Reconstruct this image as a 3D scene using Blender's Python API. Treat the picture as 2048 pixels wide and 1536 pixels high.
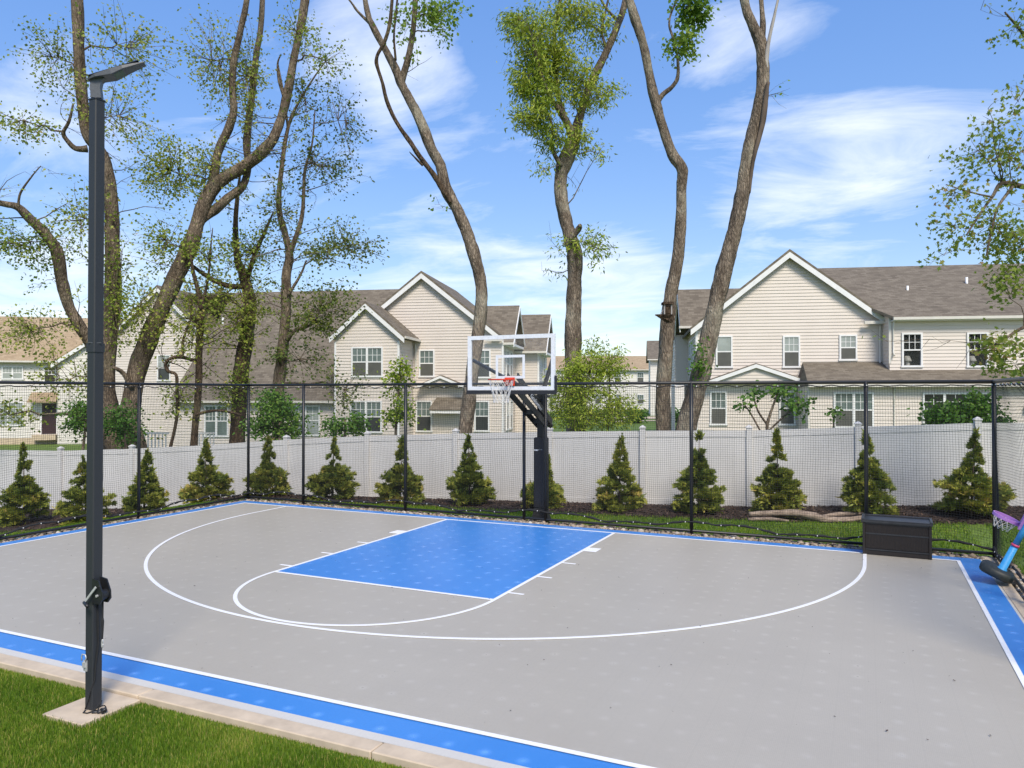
import bpy, bmesh, math, random
import numpy as np
from mathutils import Vector, Matrix

scene = bpy.context.scene
for _o in list(bpy.data.objects):
    bpy.data.objects.remove(_o)
COL = scene.collection
R = math.radians

# ------------------------------------------------------------------ camera
YAW = -0.4363
CAM = (6.041, -13.657, 2.619)
cd = bpy.data.cameras.new('camera')
cd.sensor_width = 36.0
cd.lens = 1523.5 / 2048 * 36.0
cd.clip_start = 0.05
cd.clip_end = 3000
cam = bpy.data.objects.new('camera', cd)
COL.objects.link(cam)
cam.location = CAM
cam.rotation_euler = (R(90) + 0.0106, 0, -YAW)
scene.camera = cam

# ------------------------------------------------------------------ sky, sun, exposure
SUN_EL, SUN_AZ = R(48), math.atan2(0.64, -0.766)      # azimuth measured from +Y towards +X
world = bpy.data.worlds.new('World')
scene.world = world
world.use_nodes = True
wn, wl = world.node_tree.nodes, world.node_tree.links
wn.clear()
w_out = wn.new('ShaderNodeOutputWorld')
w_bg = wn.new('ShaderNodeBackground')
w_bg.inputs['Strength'].default_value = 0.14
sky = wn.new('ShaderNodeTexSky')
sky.sky_type = 'NISHITA'
sky.sun_disc = False
sky.sun_elevation = SUN_EL
sky.sun_rotation = SUN_AZ
sky.air_density = 1.0
sky.dust_density = 0.6
sky.ozone_density = 2.5
# thin fair-weather cloud: noise laid out on a flat layer high above the ground (direction / elevation)
tc = wn.new('ShaderNodeTexCoord')
sep = wn.new('ShaderNodeSeparateXYZ')
wl.new(tc.outputs['Generated'], sep.inputs[0])
def wmath(op, a, b=None, clamp=False):
    n = wn.new('ShaderNodeMath'); n.operation = op; n.use_clamp = clamp
    for i, v in enumerate((a, b)):
        if v is None: continue
        if isinstance(v, (int, float)): n.inputs[i].default_value = v
        else: wl.new(v, n.inputs[i])
    return n.outputs[0]
zc = wmath('ADD', wmath('MAXIMUM', sep.outputs['Z'], 0.0), 0.14)
cx = wmath('DIVIDE', sep.outputs['X'], zc)
cy = wmath('DIVIDE', sep.outputs['Y'], zc)
comb = wn.new('ShaderNodeCombineXYZ')
wl.new(cx, comb.inputs[0]); wl.new(cy, comb.inputs[1]); comb.inputs[2].default_value = 3.7
cmap = wn.new('ShaderNodeMapping')
cmap.inputs['Location'].default_value = (1.9, 0.35, 0)
cmap.inputs['Rotation'].default_value = (0, 0, R(-28))
cmap.inputs['Scale'].default_value = (0.62, 1.05, 1.0)
wl.new(comb.outputs[0], cmap.inputs['Vector'])
cn = wn.new('ShaderNodeTexNoise')
cn.inputs['Scale'].default_value = 2.1
cn.inputs['Detail'].default_value = 9.0
cn.inputs['Roughness'].default_value = 0.62
cn.inputs['Distortion'].default_value = 0.5
wl.new(cmap.outputs[0], cn.inputs['Vector'])
# where the thin cloud has gathered: (direction, cosine of its spread, amount)
CLOUDS = [(-0.521, 0.748, 0.411, 0.9934, 0.19), (-0.487, 0.794, 0.363, 0.9944, 0.18), (-0.567, 0.752, 0.337, 0.9968, 0.08), (-0.799, 0.527, 0.288, 0.9934, 0.15), (-0.802, 0.497, 0.331, 0.9968, 0.08),
          (-0.466, 0.871, 0.155, 0.9912, 0.13), (-0.325, 0.936, 0.139, 0.9944, 0.1), (-0.117, 0.963, 0.242, 0.9968, 0.06), (-0.049, 0.963, 0.267, 0.9960, 0.09), (0.025, 0.96, 0.279, 0.9960, 0.09),
          (-0.095, 0.977, 0.191, 0.9950, 0.07), (-0.007, 0.978, 0.207, 0.9960, 0.08), (-0.119, 0.9, 0.419, 0.9944, 0.1), (-0.781, 0.611, 0.131, 0.9912, 0.12), (-0.843, 0.524, 0.123, 0.9912, 0.14), (-0.283, 0.952, 0.119, 0.9944, 0.1)]
boost = None
for (dx_, dy_, dz_, co_, am_) in CLOUDS:
    dp = wn.new('ShaderNodeVectorMath'); dp.operation = 'DOT_PRODUCT'
    wl.new(tc.outputs['Generated'], dp.inputs[0]); dp.inputs[1].default_value = (dx_, dy_, dz_)
    mr = wn.new('ShaderNodeMapRange'); mr.interpolation_type = 'SMOOTHSTEP'
    mr.inputs['From Min'].default_value = co_; mr.inputs['From Max'].default_value = 1.0; mr.inputs['To Max'].default_value = am_
    wl.new(dp.outputs['Value'], mr.inputs['Value'])
    boost = mr.outputs[0] if boost is None else wmath('ADD', boost, mr.outputs[0])
cr = wn.new('ShaderNodeValToRGB')
cr.color_ramp.elements[0].position = 0.55; cr.color_ramp.elements[0].color = (0, 0, 0, 1)
cr.color_ramp.elements[1].position = 0.90; cr.color_ramp.elements[1].color = (1, 1, 1, 1)
wl.new(wmath('ADD', cn.outputs['Fac'], boost), cr.inputs[0])
cfac = wmath('MULTIPLY', cr.outputs[0], 0.8, True)
skyhs = wn.new('ShaderNodeHueSaturation')
skyhs.inputs['Hue'].default_value = 0.519
skyhs.inputs['Saturation'].default_value = 2.0
skyhs.inputs['Value'].default_value = 2.1
sgm = wn.new('ShaderNodeGamma'); sgm.inputs['Gamma'].default_value = 0.45      # thin high haze evens the sky out
wl.new(sky.outputs[0], sgm.inputs['Color']); wl.new(sgm.outputs[0], skyhs.inputs['Color'])
wmix = wn.new('ShaderNodeMixRGB')
wmix.inputs[2].default_value = (5.3, 5.5, 5.8, 1)
wl.new(cfac, wmix.inputs[0]); wl.new(skyhs.outputs[0], wmix.inputs[1])
wl.new(wmix.outputs[0], w_bg.inputs['Color'])
wl.new(w_bg.outputs[0], w_out.inputs['Surface'])

sd = bpy.data.lights.new('sun', 'SUN')
sd.energy = 2.55
sd.angle = R(18)
sd.color = (1.0, 0.91, 0.77)
sun = bpy.data.objects.new('sun', sd)
COL.objects.link(sun)
_d = Vector((math.sin(SUN_AZ) * math.cos(SUN_EL), math.cos(SUN_AZ) * math.cos(SUN_EL), math.sin(SUN_EL)))
sun.rotation_euler = _d.to_track_quat('Z', 'Y').to_euler()
sun.location = (20, -30, 40)

vs = scene.view_settings
vs.view_transform = 'Standard'; vs.look = 'None'; vs.exposure = 0.70; vs.gamma = 1.0
vs.use_curve_mapping = False
scene.cycles.max_bounces = 6
scene.cycles.transparent_max_bounces = 12
scene.cycles.use_denoising = True

# ------------------------------------------------------------------ plan frame: s metres to the right, d metres ahead
_c, _s = math.cos(YAW), math.sin(YAW)
def P(s, d, z=0.0):
    return (CAM[0] + s * _c + d * _s, CAM[1] - s * _s + d * _c, z)
def to_sd(x, y):
    dx, dy = x - CAM[0], y - CAM[1]
    return dx * _c - dy * _s, dx * _s + dy * _c

# ------------------------------------------------------------------ object helpers
def tag(o, label=None, cat=None, group=None, kind=None):
    if label: o['label'] = label
    if cat: o['category'] = cat
    if group: o['group'] = group
    if kind: o['kind'] = kind
    return o
def empty(name, loc=(0, 0, 0), rz=0.0, parent=None):
    o = bpy.data.objects.new(name, None)
    COL.objects.link(o); o.location = loc; o.rotation_euler = (0, 0, rz)
    o.empty_display_size = 0.2
    if parent: o.parent = parent
    return o
def link(name, me, mat=None, parent=None):
    o = bpy.data.objects.new(name, me)
    COL.objects.link(o)
    if mat is not None and not me.materials: me.materials.append(mat)
    if parent is not None: o.parent = parent
    return o

class MB:
    """collects faces for ONE mesh object"""
    def __init__(s): s.v = []; s.f = []
    def add(s, vs, fs):
        b = len(s.v); s.v += [tuple(p) for p in vs]; s.f += [tuple(i + b for i in q) for q in fs]; return s
    def box(s, x0, x1, y0, y1, z0, z1):
        return s.add([(x0,y0,z0),(x1,y0,z0),(x1,y1,z0),(x0,y1,z0),(x0,y0,z1),(x1,y0,z1),(x1,y1,z1),(x0,y1,z1)],
                     [(0,3,2,1),(4,5,6,7),(0,1,5,4),(1,2,6,5),(2,3,7,6),(3,0,4,7)])
    def cbox(s, x0, x1, y0, y1, z0, z1, c=0.01):
        """box with chamfered vertical and top edges"""
        def ring(i, z): return [(x0+c+i,y0+i,z),(x1-c-i,y0+i,z),(x1-i,y0+c+i,z),(x1-i,y1-c-i,z),(x1-c-i,y1-i,z),(x0+c+i,y1-i,z),(x0+i,y1-c-i,z),(x0+i,y0+c+i,z)]
        return s.loft([ring(0, z0), ring(0, z1 - c), ring(c, z1)])
    def loft(s, rings, cap=True):
        n = len(rings[0]); b = len(s.v)
        for r in rings: s.v += [tuple(p) for p in r]
        for k in range(len(rings) - 1):
            for i in range(n):
                j = (i + 1) % n
                s.f.append((b+k*n+i, b+k*n+j, b+(k+1)*n+j, b+(k+1)*n+i))
        if cap:
            s.f.append(tuple(b + n - 1 - i for i in range(n)))
            s.f.append(tuple(b + (len(rings)-1)*n + i for i in range(n)))
        return s
    def beam(s, a, b, w, h, up=(0, 0, 1)):
        """square bar from a to b, w across, h along up"""
        a, b, up = Vector(a), Vector(b), Vector(up)
        d = (b - a).normalized(); sd_ = d.cross(up).normalized(); u = sd_.cross(d).normalized()
        q = [sd_*(-w/2)+u*(-h/2), sd_*(w/2)+u*(-h/2), sd_*(w/2)+u*(h/2), sd_*(-w/2)+u*(h/2)]
        return s.loft([[a + k for k in q], [b + k for k in q]])
    def tube(s, pts, rad, n=8, cap=True):
        pts = [Vector(p) for p in pts]
        if isinstance(rad, (int, float)): rad = [rad] * len(pts)
        rings = []; ref = None
        for i, p in enumerate(pts):
            t = (pts[min(i+1, len(pts)-1)] - pts[max(i-1, 0)])
            if t.length < 1e-9: t = Vector((0, 0, 1))
            t.normalize()
            if ref is None:
                ref = Vector((1, 0, 0)) if abs(t.x) < 0.8 else Vector((0, 1, 0))
            x = (ref - t * ref.dot(t)).normalized(); y = t.cross(x); ref = x
            rings.append([p + (x * math.cos(2*math.pi*k/n) + y * math.sin(2*math.pi*k/n)) * rad[i] for k in range(n)])
        return s.loft(rings, cap)
    def disc(s, c, axis, r, t, n=16):
        c, axis = Vector(c), Vector(axis).normalized()
        return s.tube([c - axis * t / 2, c + axis * t / 2], r, n)
    def prism(s, poly, d):
        """poly: 3-D points in a plane, extruded by vector d"""
        d = Vector(d); a = [Vector(p) for p in poly]; n = len(a)
        return s.add(a + [p + d for p in a], [tuple(range(n))[::-1], tuple(range(n, 2*n))] + [(i, (i+1) % n, n + (i+1) % n, n + i) for i in range(n)])
    def mesh(s, name, mat=None, smooth=False, fix=False):
        me = bpy.data.meshes.new(name)
        me.from_pydata(s.v, [], s.f)
        if fix:
            bm = bmesh.new(); bm.from_mesh(me); bmesh.ops.recalc_face_normals(bm, faces=bm.faces); bm.to_mesh(me); bm.free()
        if smooth: me.polygons.foreach_set('use_smooth', [True] * len(me.polygons))
        me.update()
        if mat is not None: me.materials.append(mat)
        return me
    def obj(s, name, mat=None, parent=None, smooth=False, fix=True):
        return link(name, s.mesh(name, mat, smooth, fix), None, parent)

def np_mesh(name, verts, loop_idx, sizes, mat=None, tint=None, smooth=False):
    """fast mesh from numpy arrays; tint: one float per face"""
    me = bpy.data.meshes.new(name)
    me.vertices.add(len(verts)); me.vertices.foreach_set('co', np.asarray(verts, dtype=np.float32).ravel())
    me.loops.add(len(loop_idx)); me.loops.foreach_set('vertex_index', np.asarray(loop_idx, dtype=np.int32))
    starts = np.concatenate([[0], np.cumsum(sizes)[:-1]]).astype(np.int32)
    me.polygons.add(len(sizes)); me.polygons.foreach_set('loop_start', starts); me.polygons.foreach_set('loop_total', np.asarray(sizes, dtype=np.int32))
    if smooth: me.polygons.foreach_set('use_smooth', np.ones(len(sizes), dtype=bool))
    me.update(calc_edges=True)
    if tint is not None:
        a = me.attributes.new('tint', 'FLOAT', 'FACE'); a.data.foreach_set('value', np.asarray(tint, dtype=np.float32))
    if mat is not None: me.materials.append(mat)
    return me

# ------------------------------------------------------------------ materials
def nt(name):
    m = bpy.data.materials.new(name); m.use_nodes = True
    n = m.node_tree.nodes; l = m.node_tree.links
    return m, n, l, n['Principled BSDF']
def ramp(n, l, fac, cols, pos=None):
    r = n.new('ShaderNodeValToRGB'); e = r.color_ramp.elements
    pos = pos or [i / (len(cols) - 1) for i in range(len(cols))]
    while len(e) < len(cols): e.new(0.5)
    for k, c in enumerate(cols): e[k].position = pos[k]; e[k].color = (*c, 1)
    l.new(fac, r.inputs[0]); return r.outputs[0]
def noise(n, l, scale, detail=4, rough=0.55, vec=None, stretch=None, coord='Object'):
    t = n.new('ShaderNodeTexNoise'); t.inputs['Scale'].default_value = scale; t.inputs['Detail'].default_value = detail; t.inputs['Roughness'].default_value = rough
    if vec is None:
        c = n.new('ShaderNodeTexCoord'); vec = c.outputs[coord]
    if stretch:
        mp = n.new('ShaderNodeMapping'); mp.inputs['Scale'].default_value = stretch; l.new(vec, mp.inputs['Vector']); vec = mp.outputs[0]
    l.new(vec, t.inputs['Vector']); return t.outputs['Fac']
def bump(n, l, b, h, strength, dist):
    k = n.new('ShaderNodeBump'); k.inputs['Strength'].default_value = strength; k.inputs['Distance'].default_value = dist
    l.new(h, k.inputs['Height']); l.new(k.outputs[0], b.inputs['Normal'])
def mat(name, c1, c2=None, scale=6.0, rough=0.6, bs=0.0, bd=0.01, metal=0.0, detail=5, stretch=None, spec=0.5, pos=None):
    m, n, l, b = nt(name)
    b.inputs['Roughness'].default_value = rough; b.inputs['Metallic'].default_value = metal
    b.inputs['Specular IOR Level'].default_value = spec
    if c2 is None: c2 = tuple(x * 0.85 for x in c1)
    f = noise(n, l, scale, detail, stretch=stretch)
    l.new(ramp(n, l, f, [c2, c1], pos or [0.3, 0.7]), b.inputs['Base Color'])
    if bs: bump(n, l, b, f, bs, bd)
    return m
def leaf_mat(name, cols, pos=None, rough=0.55, trans=0.3):
    m, n, l, b = nt(name)
    a = n.new('ShaderNodeAttribute'); a.attribute_name = 'tint'
    col = ramp(n, l, a.outputs['Fac'], cols, pos)
    l.new(col, b.inputs['Base Color']); b.inputs['Roughness'].default_value = rough; b.inputs['Specular IOR Level'].default_value = 0.3
    if trans:
        t = n.new('ShaderNodeBsdfTranslucent'); l.new(col, t.inputs['Color'])
        mx = n.new('ShaderNodeMixShader'); mx.inputs[0].default_value = trans
        l.new(b.outputs[0], mx.inputs[1]); l.new(t.outputs[0], mx.inputs[2]); l.new(mx.outputs[0], n['Material Output'].inputs['Surface'])
    return m

def tile_mat(name, c1, c2, spark, rough=0.42):
    """interlocking sport tiles: 30 cm squares of fine open grid, a slightly smoother web at each tile's middle"""
    m, n, l, b = nt(name)
    c = n.new('ShaderNodeTexCoord'); sp = n.new('ShaderNodeSeparateXYZ'); l.new(c.outputs['Object'], sp.inputs[0])
    def mt(op, a, b_=None, c_=None, clamp=False):
        k = n.new('ShaderNodeMath'); k.operation = op; k.use_clamp = clamp
        for i, v in enumerate((a, b_, c_)):
            if v is None: continue
            if isinstance(v, (int, float)): k.inputs[i].default_value = v
            else: l.new(v, k.inputs[i])
        return k.outputs[0]
    T = 0.305
    def cell(o): return mt('ABSOLUTE', mt('SUBTRACT', mt('FRACT', mt('ADD', mt('DIVIDE', o, T), 100.0)), 0.5))
    ux, uy = cell(sp.outputs['X']), cell(sp.outputs['Y'])
    seam = mt('GREATER_THAN', mt('MAXIMUM', ux, uy), 0.4935)
    r2 = mt('ADD', mt('MULTIPLY', ux, ux), mt('MULTIPLY', uy, uy))
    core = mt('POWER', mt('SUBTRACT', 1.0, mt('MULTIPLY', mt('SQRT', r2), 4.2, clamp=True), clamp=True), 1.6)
    sheen_var = noise(n, l, 1.3, 6, 0.6, vec=c.outputs['Object']); wr = n.new('ShaderNodeMapRange'); wr.inputs['From Min'].default_value = 0.35; wr.inputs['From Max'].default_value = 0.65; wr.inputs['To Min'].default_value = 0.25; l.new(sheen_var, wr.inputs['Value'])  # noise that makes the painted glint and sheen uneven across the tiles
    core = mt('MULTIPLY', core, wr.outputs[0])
    big = noise(n, l, 0.55, 8, 0.65, vec=c.outputs['Object']); fine = noise(n, l, 60, 3, 0.7, vec=c.outputs['Object'])
    base = ramp(n, l, mt('ADD', mt('MULTIPLY', big, 0.55), mt('MULTIPLY', fine, 0.45)), [c2, c1], [0.32, 0.68])
    g = T / 24
    def grid(o): return mt('ABSOLUTE', mt('SUBTRACT', mt('FRACT', mt('ADD', mt('DIVIDE', o, g), 5000.0)), 0.5))
    hole = mt('LESS_THAN', mt('MAXIMUM', grid(sp.outputs['X']), grid(sp.outputs['Y'])), 0.27)
    sm = n.new('ShaderNodeMixRGB'); sm.inputs[2].default_value = (*[x * 0.45 for x in c2], 1); l.new(mt('MULTIPLY', mt('MAXIMUM', mt('MULTIPLY', hole, 0.5), mt('MULTIPLY', seam, 0.35)), 0.3), sm.inputs[0]); l.new(base, sm.inputs[1])
    sk = n.new('ShaderNodeMixRGB'); sk.inputs[2].default_value = (*[min(1, x * 1.2 + 0.10) for x in c1], 1)  # specular glint at tile middles, painted into the base colour
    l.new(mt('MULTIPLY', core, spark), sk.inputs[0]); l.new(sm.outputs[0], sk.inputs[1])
    l.new(sk.outputs[0], b.inputs['Base Color'])
    l.new(mt('SUBTRACT', rough, mt('MULTIPLY', core, 0.2)), b.inputs['Roughness'])
    b.inputs['Specular IOR Level'].default_value = 0.45
    bump(n, l, b, fine, 0.15, 0.003)
    return m

M = {}
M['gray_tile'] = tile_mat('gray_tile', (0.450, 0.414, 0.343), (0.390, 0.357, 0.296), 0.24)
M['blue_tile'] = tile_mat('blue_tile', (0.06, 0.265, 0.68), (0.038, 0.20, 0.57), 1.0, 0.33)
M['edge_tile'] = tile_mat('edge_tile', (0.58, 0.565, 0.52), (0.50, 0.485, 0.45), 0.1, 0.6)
M['line'] = mat('line_paint', (0.86, 0.86, 0.85), (0.78, 0.78, 0.77), 40, 0.5)
M['concrete'] = mat('concrete', (0.62, 0.505, 0.365), (0.45, 0.365, 0.265), 5, 0.9, 0.3, 0.006, detail=9)
M['vinyl'] = mat('white_vinyl', (0.62, 0.61, 0.595), (0.56, 0.55, 0.535), 1.4, 0.42, detail=6)
M['black_metal'] = mat('black_metal', (0.016, 0.017, 0.02), (0.011, 0.012, 0.014), 60, 0.42)
M['pole_metal'] = mat('pole_metal', (0.030, 0.034, 0.040), (0.020, 0.022, 0.026), 220, 0.55, 0.25, 0.002)
M['net_cord'] = mat('net_cord', (0.012, 0.013, 0.015), None, 50, 0.8)
M['rope'] = mat('rope', (0.010, 0.011, 0.012), (0.022, 0.022, 0.024), 90, 0.85, 0.5, 0.004)
M['clip'] = mat('clip', (0.72, 0.72, 0.70), None, 30, 0.4)
M['steel'] = mat('steel', (0.62, 0.63, 0.63), (0.5, 0.5, 0.5), 40, 0.35, metal=0.35)
M['gray_cast'] = mat('gray_cast', (0.10, 0.11, 0.125), (0.07, 0.075, 0.085), 80, 0.45, metal=0.2)
M['panel'] = mat('solar_panel', (0.012, 0.014, 0.022), None, 20, 0.12)
M['white_paint'] = mat('white_paint', (0.78, 0.80, 0.83), None, 20, 0.4)
M['trim'] = mat('white_trim', (0.80, 0.80, 0.80), (0.72, 0.72, 0.72), 3, 0.5)
M['orange'] = mat('orange_paint', (0.72, 0.055, 0.015), (0.60, 0.045, 0.012), 30, 0.4)
M['net_white'] = mat('net_white', (0.72, 0.70, 0.66), None, 60, 0.8)
M['pad'] = mat('pad_vinyl', (0.013, 0.013, 0.017), (0.022, 0.022, 0.027), 200, 0.6, 0.3, 0.002)
M['lettering'] = mat('lettering', (0.75, 0.77, 0.80), None, 30, 0.5)
M['wicker'] = mat('wicker_resin', (0.020, 0.014, 0.012), (0.009, 0.0065, 0.006), 90, 0.5, 0.5, 0.004, stretch=(1, 1, 0.25))
M['lid'] = mat('lid_resin', (0.034, 0.036, 0.040), (0.020, 0.021, 0.024), 14, 0.38)
M['toy_blue'] = mat('toy_blue', (0.05, 0.36, 0.75), (0.04, 0.30, 0.68), 20, 0.45)
M['toy_purple'] = mat('toy_purple', (0.50, 0.24, 0.62), (0.44, 0.20, 0.56), 20, 0.45)
M['toy_pink'] = mat('toy_pink', (0.72, 0.08, 0.20), None, 20, 0.45)
M['toy_base'] = mat('toy_base', (0.030, 0.036, 0.034), (0.020, 0.024, 0.022), 30, 0.55)
M['driftwood'] = mat('driftwood', (0.40, 0.31, 0.235), (0.15, 0.11, 0.08), 7, 0.9, 0.8, 0.02, detail=8, stretch=(1, 1, 3))
M['siding'] = mat('siding', (0.675, 0.61, 0.545), (0.63, 0.565, 0.505), 0.8, 0.5)
M['siding_far'] = mat('siding_far', (0.70, 0.67, 0.62), (0.66, 0.63, 0.58), 0.8, 0.5)
M['gutter'] = mat('gutter', (0.66, 0.63, 0.57), (0.60, 0.57, 0.52), 5, 0.4)
M['glass_up'] = mat('glass_upper', (0.17, 0.215, 0.205), (0.10, 0.13, 0.125), 1.3, 0.06)
M['glass_pale'] = mat('glass_pale', (0.36, 0.40, 0.38), (0.24, 0.27, 0.26), 1.2, 0.06)
M['glass_dark'] = mat('glass_dark', (0.03, 0.035, 0.035), (0.015, 0.018, 0.018), 2.0, 0.04)
M['screen'] = mat('insect_screen', (0.115, 0.115, 0.10), (0.08, 0.08, 0.072), 1.5, 0.4)
M['screen_dark'] = mat('insect_screen_dark', (0.055, 0.06, 0.058), (0.035, 0.038, 0.037), 1.5, 0.3)
M['door_dark'] = mat('door_dark', (0.045, 0.022, 0.026), None, 3, 0.35)
M['brick'] = mat('brick_red', (0.24, 0.10, 0.07), (0.17, 0.07, 0.05), 20, 0.85)
M['room'] = mat('room_dark', (0.05, 0.045, 0.04), None, 2, 0.9)
M['lampshade'] = mat('lamp_shade', (0.62, 0.60, 0.54), None, 10, 0.8)
M['pvc'] = mat('pvc_pipe', (0.82, 0.82, 0.82), None, 10, 0.4)

def shingle_mat(name, a, b_, c_):
    m, n, l, b = nt(name)
    co = n.new('ShaderNodeTexCoord')
    br = n.new('ShaderNodeTexBrick'); br.offset = 0.5
    br.inputs['Scale'].default_value = 1.0; br.inputs['Brick Width'].default_value = 0.30; br.inputs['Row Height'].default_value = 0.145
    br.inputs['Mortar Size'].default_value = 0.012; br.inputs['Mortar Smooth'].default_value = 0.3
    br.inputs['Color1'].default_value = (0, 0, 0, 1); br.inputs['Color2'].default_value = (1, 1, 1, 1); br.inputs['Mortar'].default_value = (0.1, 0.1, 0.1, 1)
    l.new(co.outputs['UV'], br.inputs['Vector'])
    nz = noise(n, l, 1.2, 8, 0.7, vec=co.outputs['UV'])
    mx = n.new('ShaderNodeMixRGB'); mx.inputs[0].default_value = 0.55; l.new(br.outputs['Color'], mx.inputs[1]); l.new(nz, mx.inputs[2])
    l.new(ramp(n, l, mx.outputs[0], [c_, a, b_], [0.15, 0.45, 0.8]), b.inputs['Base Color'])
    b.inputs['Roughness'].default_value = 0.92; b.inputs['Specular IOR Level'].default_value = 0.2
    bump(n, l, b, br.outputs['Fac'], -0.5, 0.012)
    return m
M['shingle'] = shingle_mat('shingles', (0.165, 0.140, 0.108), (0.22, 0.19, 0.148), (0.105, 0.088, 0.069))
M['shingle_tan'] = shingle_mat('shingles_tan', (0.36, 0.27, 0.17), (0.42, 0.33, 0.22), (0.27, 0.20, 0.13))

def bark_mat(name, a, b_, lichen):
    m, n, l, b = nt(name)
    co = n.new('ShaderNodeTexCoord')
    v = n.new('ShaderNodeTexVoronoi'); v.feature = 'DISTANCE_TO_EDGE'
    mp = n.new('ShaderNodeMapping'); mp.inputs['Scale'].default_value = (1, 1, 0.28)
    l.new(co.outputs['Object'], mp.inputs['Vector'])
    wob = n.new('ShaderNodeMixRGB'); wob.blend_type = 'ADD'; wob.inputs[0].default_value = 0.16
    nn = n.new('ShaderNodeTexNoise'); nn.inputs['Scale'].default_value = 5; nn.inputs['Detail'].default_value = 4; l.new(mp.outputs[0], nn.inputs['Vector'])
    l.new(mp.outputs[0], wob.inputs[1]); l.new(nn.outputs['Color'], wob.inputs[2])
    v.inputs['Scale'].default_value = 15; l.new(wob.outputs[0], v.inputs['Vector'])
    f = noise(n, l, 30, 6, 0.7, vec=mp.outputs[0])
    big = noise(n, l, 0.9, 5, 0.6, vec=co.outputs['Object'])
    mu = n.new('ShaderNodeMath'); mu.operation = 'MULTIPLY_ADD'; l.new(v.outputs['Distance'], mu.inputs[0]); mu.inputs[1].default_value = 1.6; l.new(f, mu.inputs[2])
    col = ramp(n, l, mu.outputs[0], [b_, a], [0.40, 0.95])
    mx = n.new('ShaderNodeMixRGB'); mx.inputs[2].default_value = (*lichen, 1)
    l.new(ramp(n, l, big, [(0, 0, 0), (0.65, 0.65, 0.65)], [0.52, 0.66]), mx.inputs[0]); l.new(col, mx.inputs[1])
    mid = noise(n, l, 4.5, 5, 0.65, vec=mp.outputs[0]); dk = n.new('ShaderNodeMixRGB'); dk.blend_type = 'MULTIPLY'; dk.inputs[0].default_value = 0.85
    l.new(mx.outputs[0], dk.inputs[1]); l.new(ramp(n, l, mid, [(0.42, 0.38, 0.35), (1.12, 1.08, 1.02)], [0.36, 0.6]), dk.inputs[2])
    l.new(dk.outputs[0], b.inputs['Base Color']); b.inputs['Roughness'].default_value = 0.95; b.inputs['Specular IOR Level'].default_value = 0.15
    bump(n, l, b, mu.outputs[0], 0.9, 0.05)
    return m
M['bark'] = bark_mat('bark', (0.265, 0.215, 0.165), (0.10, 0.078, 0.06), (0.28, 0.25, 0.18))
M['bark_gray'] = bark_mat('bark_gray', (0.31, 0.26, 0.205), (0.12, 0.097, 0.077), (0.38, 0.36, 0.29))
M['bark_dark'] = bark_mat('bark_dark', (0.16, 0.118, 0.082), (0.05, 0.037, 0.028), (0.19, 0.17, 0.10))
M['dead_wood'] = mat('dead_wood', (0.46, 0.43, 0.40), (0.28, 0.25, 0.23), 9, 0.9, 0.6, 0.02, stretch=(1, 1, 0.2))
M['scar_wood'] = mat('scar_wood', (0.05, 0.036, 0.028), (0.16, 0.12, 0.09), 6, 0.95, 0.6, 0.03, stretch=(1, 1, 0.25))
M['leaf_olive'] = leaf_mat('leaf_olive', [(0.11, 0.19, 0.03), (0.26, 0.33, 0.045), (0.44, 0.46, 0.09), (0.46, 0.34, 0.15)], [0.0, 0.45, 0.8, 1.0], trans=0.42)
M['leaf_dark'] = leaf_mat('leaf_dark', [(0.05, 0.095, 0.025), (0.12, 0.17, 0.035), (0.29, 0.31, 0.06)], trans=0.4)
M['leaf_willow'] = leaf_mat('leaf_willow', [(0.12, 0.21, 0.022), (0.27, 0.36, 0.035), (0.48, 0.50, 0.075)])
M['leaf_maple'] = leaf_mat('leaf_maple', [(0.12, 0.21, 0.035), (0.28, 0.35, 0.05), (0.36, 0.23, 0.10)], [0.0, 0.65, 1.0], trans=0.42)
M['leaf_shrub'] = leaf_mat('leaf_shrub', [(0.045, 0.12, 0.018), (0.10, 0.22, 0.028), (0.22, 0.32, 0.05)])
M['leaf_fresh'] = leaf_mat('leaf_fresh', [(0.08, 0.17, 0.022), (0.17, 0.29, 0.035), (0.32, 0.40, 0.06)], trans=0.42)
M['leaf_red'] = leaf_mat('leaf_red', [(0.05, 0.07, 0.05), (0.10, 0.13, 0.09), (0.16, 0.08, 0.07)])
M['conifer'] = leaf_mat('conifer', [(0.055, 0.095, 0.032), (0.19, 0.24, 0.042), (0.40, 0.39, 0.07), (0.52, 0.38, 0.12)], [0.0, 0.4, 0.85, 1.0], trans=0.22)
M['grass_blade'] = leaf_mat('grass_blade', [(0.06, 0.13, 0.009), (0.13, 0.235, 0.014), (0.27, 0.35, 0.04), (0.46, 0.40, 0.12)], [0.0, 0.45, 0.88, 1.0], trans=0.3)
M['lawn'] = mat('lawn', (0.13, 0.20, 0.022), (0.07, 0.125, 0.012), 2.2, 0.95, 0.6, 0.03, detail=10)
M['mulch'] = mat('mulch', (0.060, 0.038, 0.028), (0.025, 0.016, 0.012), 35, 0.95, 0.9, 0.03, detail=8)
M['chip'] = leaf_mat('mulch_chip', [(0.025, 0.016, 0.012), (0.07, 0.043, 0.032), (0.17, 0.115, 0.08)], [0, 0.7, 1], rough=0.95, trans=0)
M['stone'] = leaf_mat('river_stone', [(0.11, 0.085, 0.06), (0.33, 0.26, 0.19), (0.58, 0.53, 0.46)], rough=0.85, trans=0)
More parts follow.
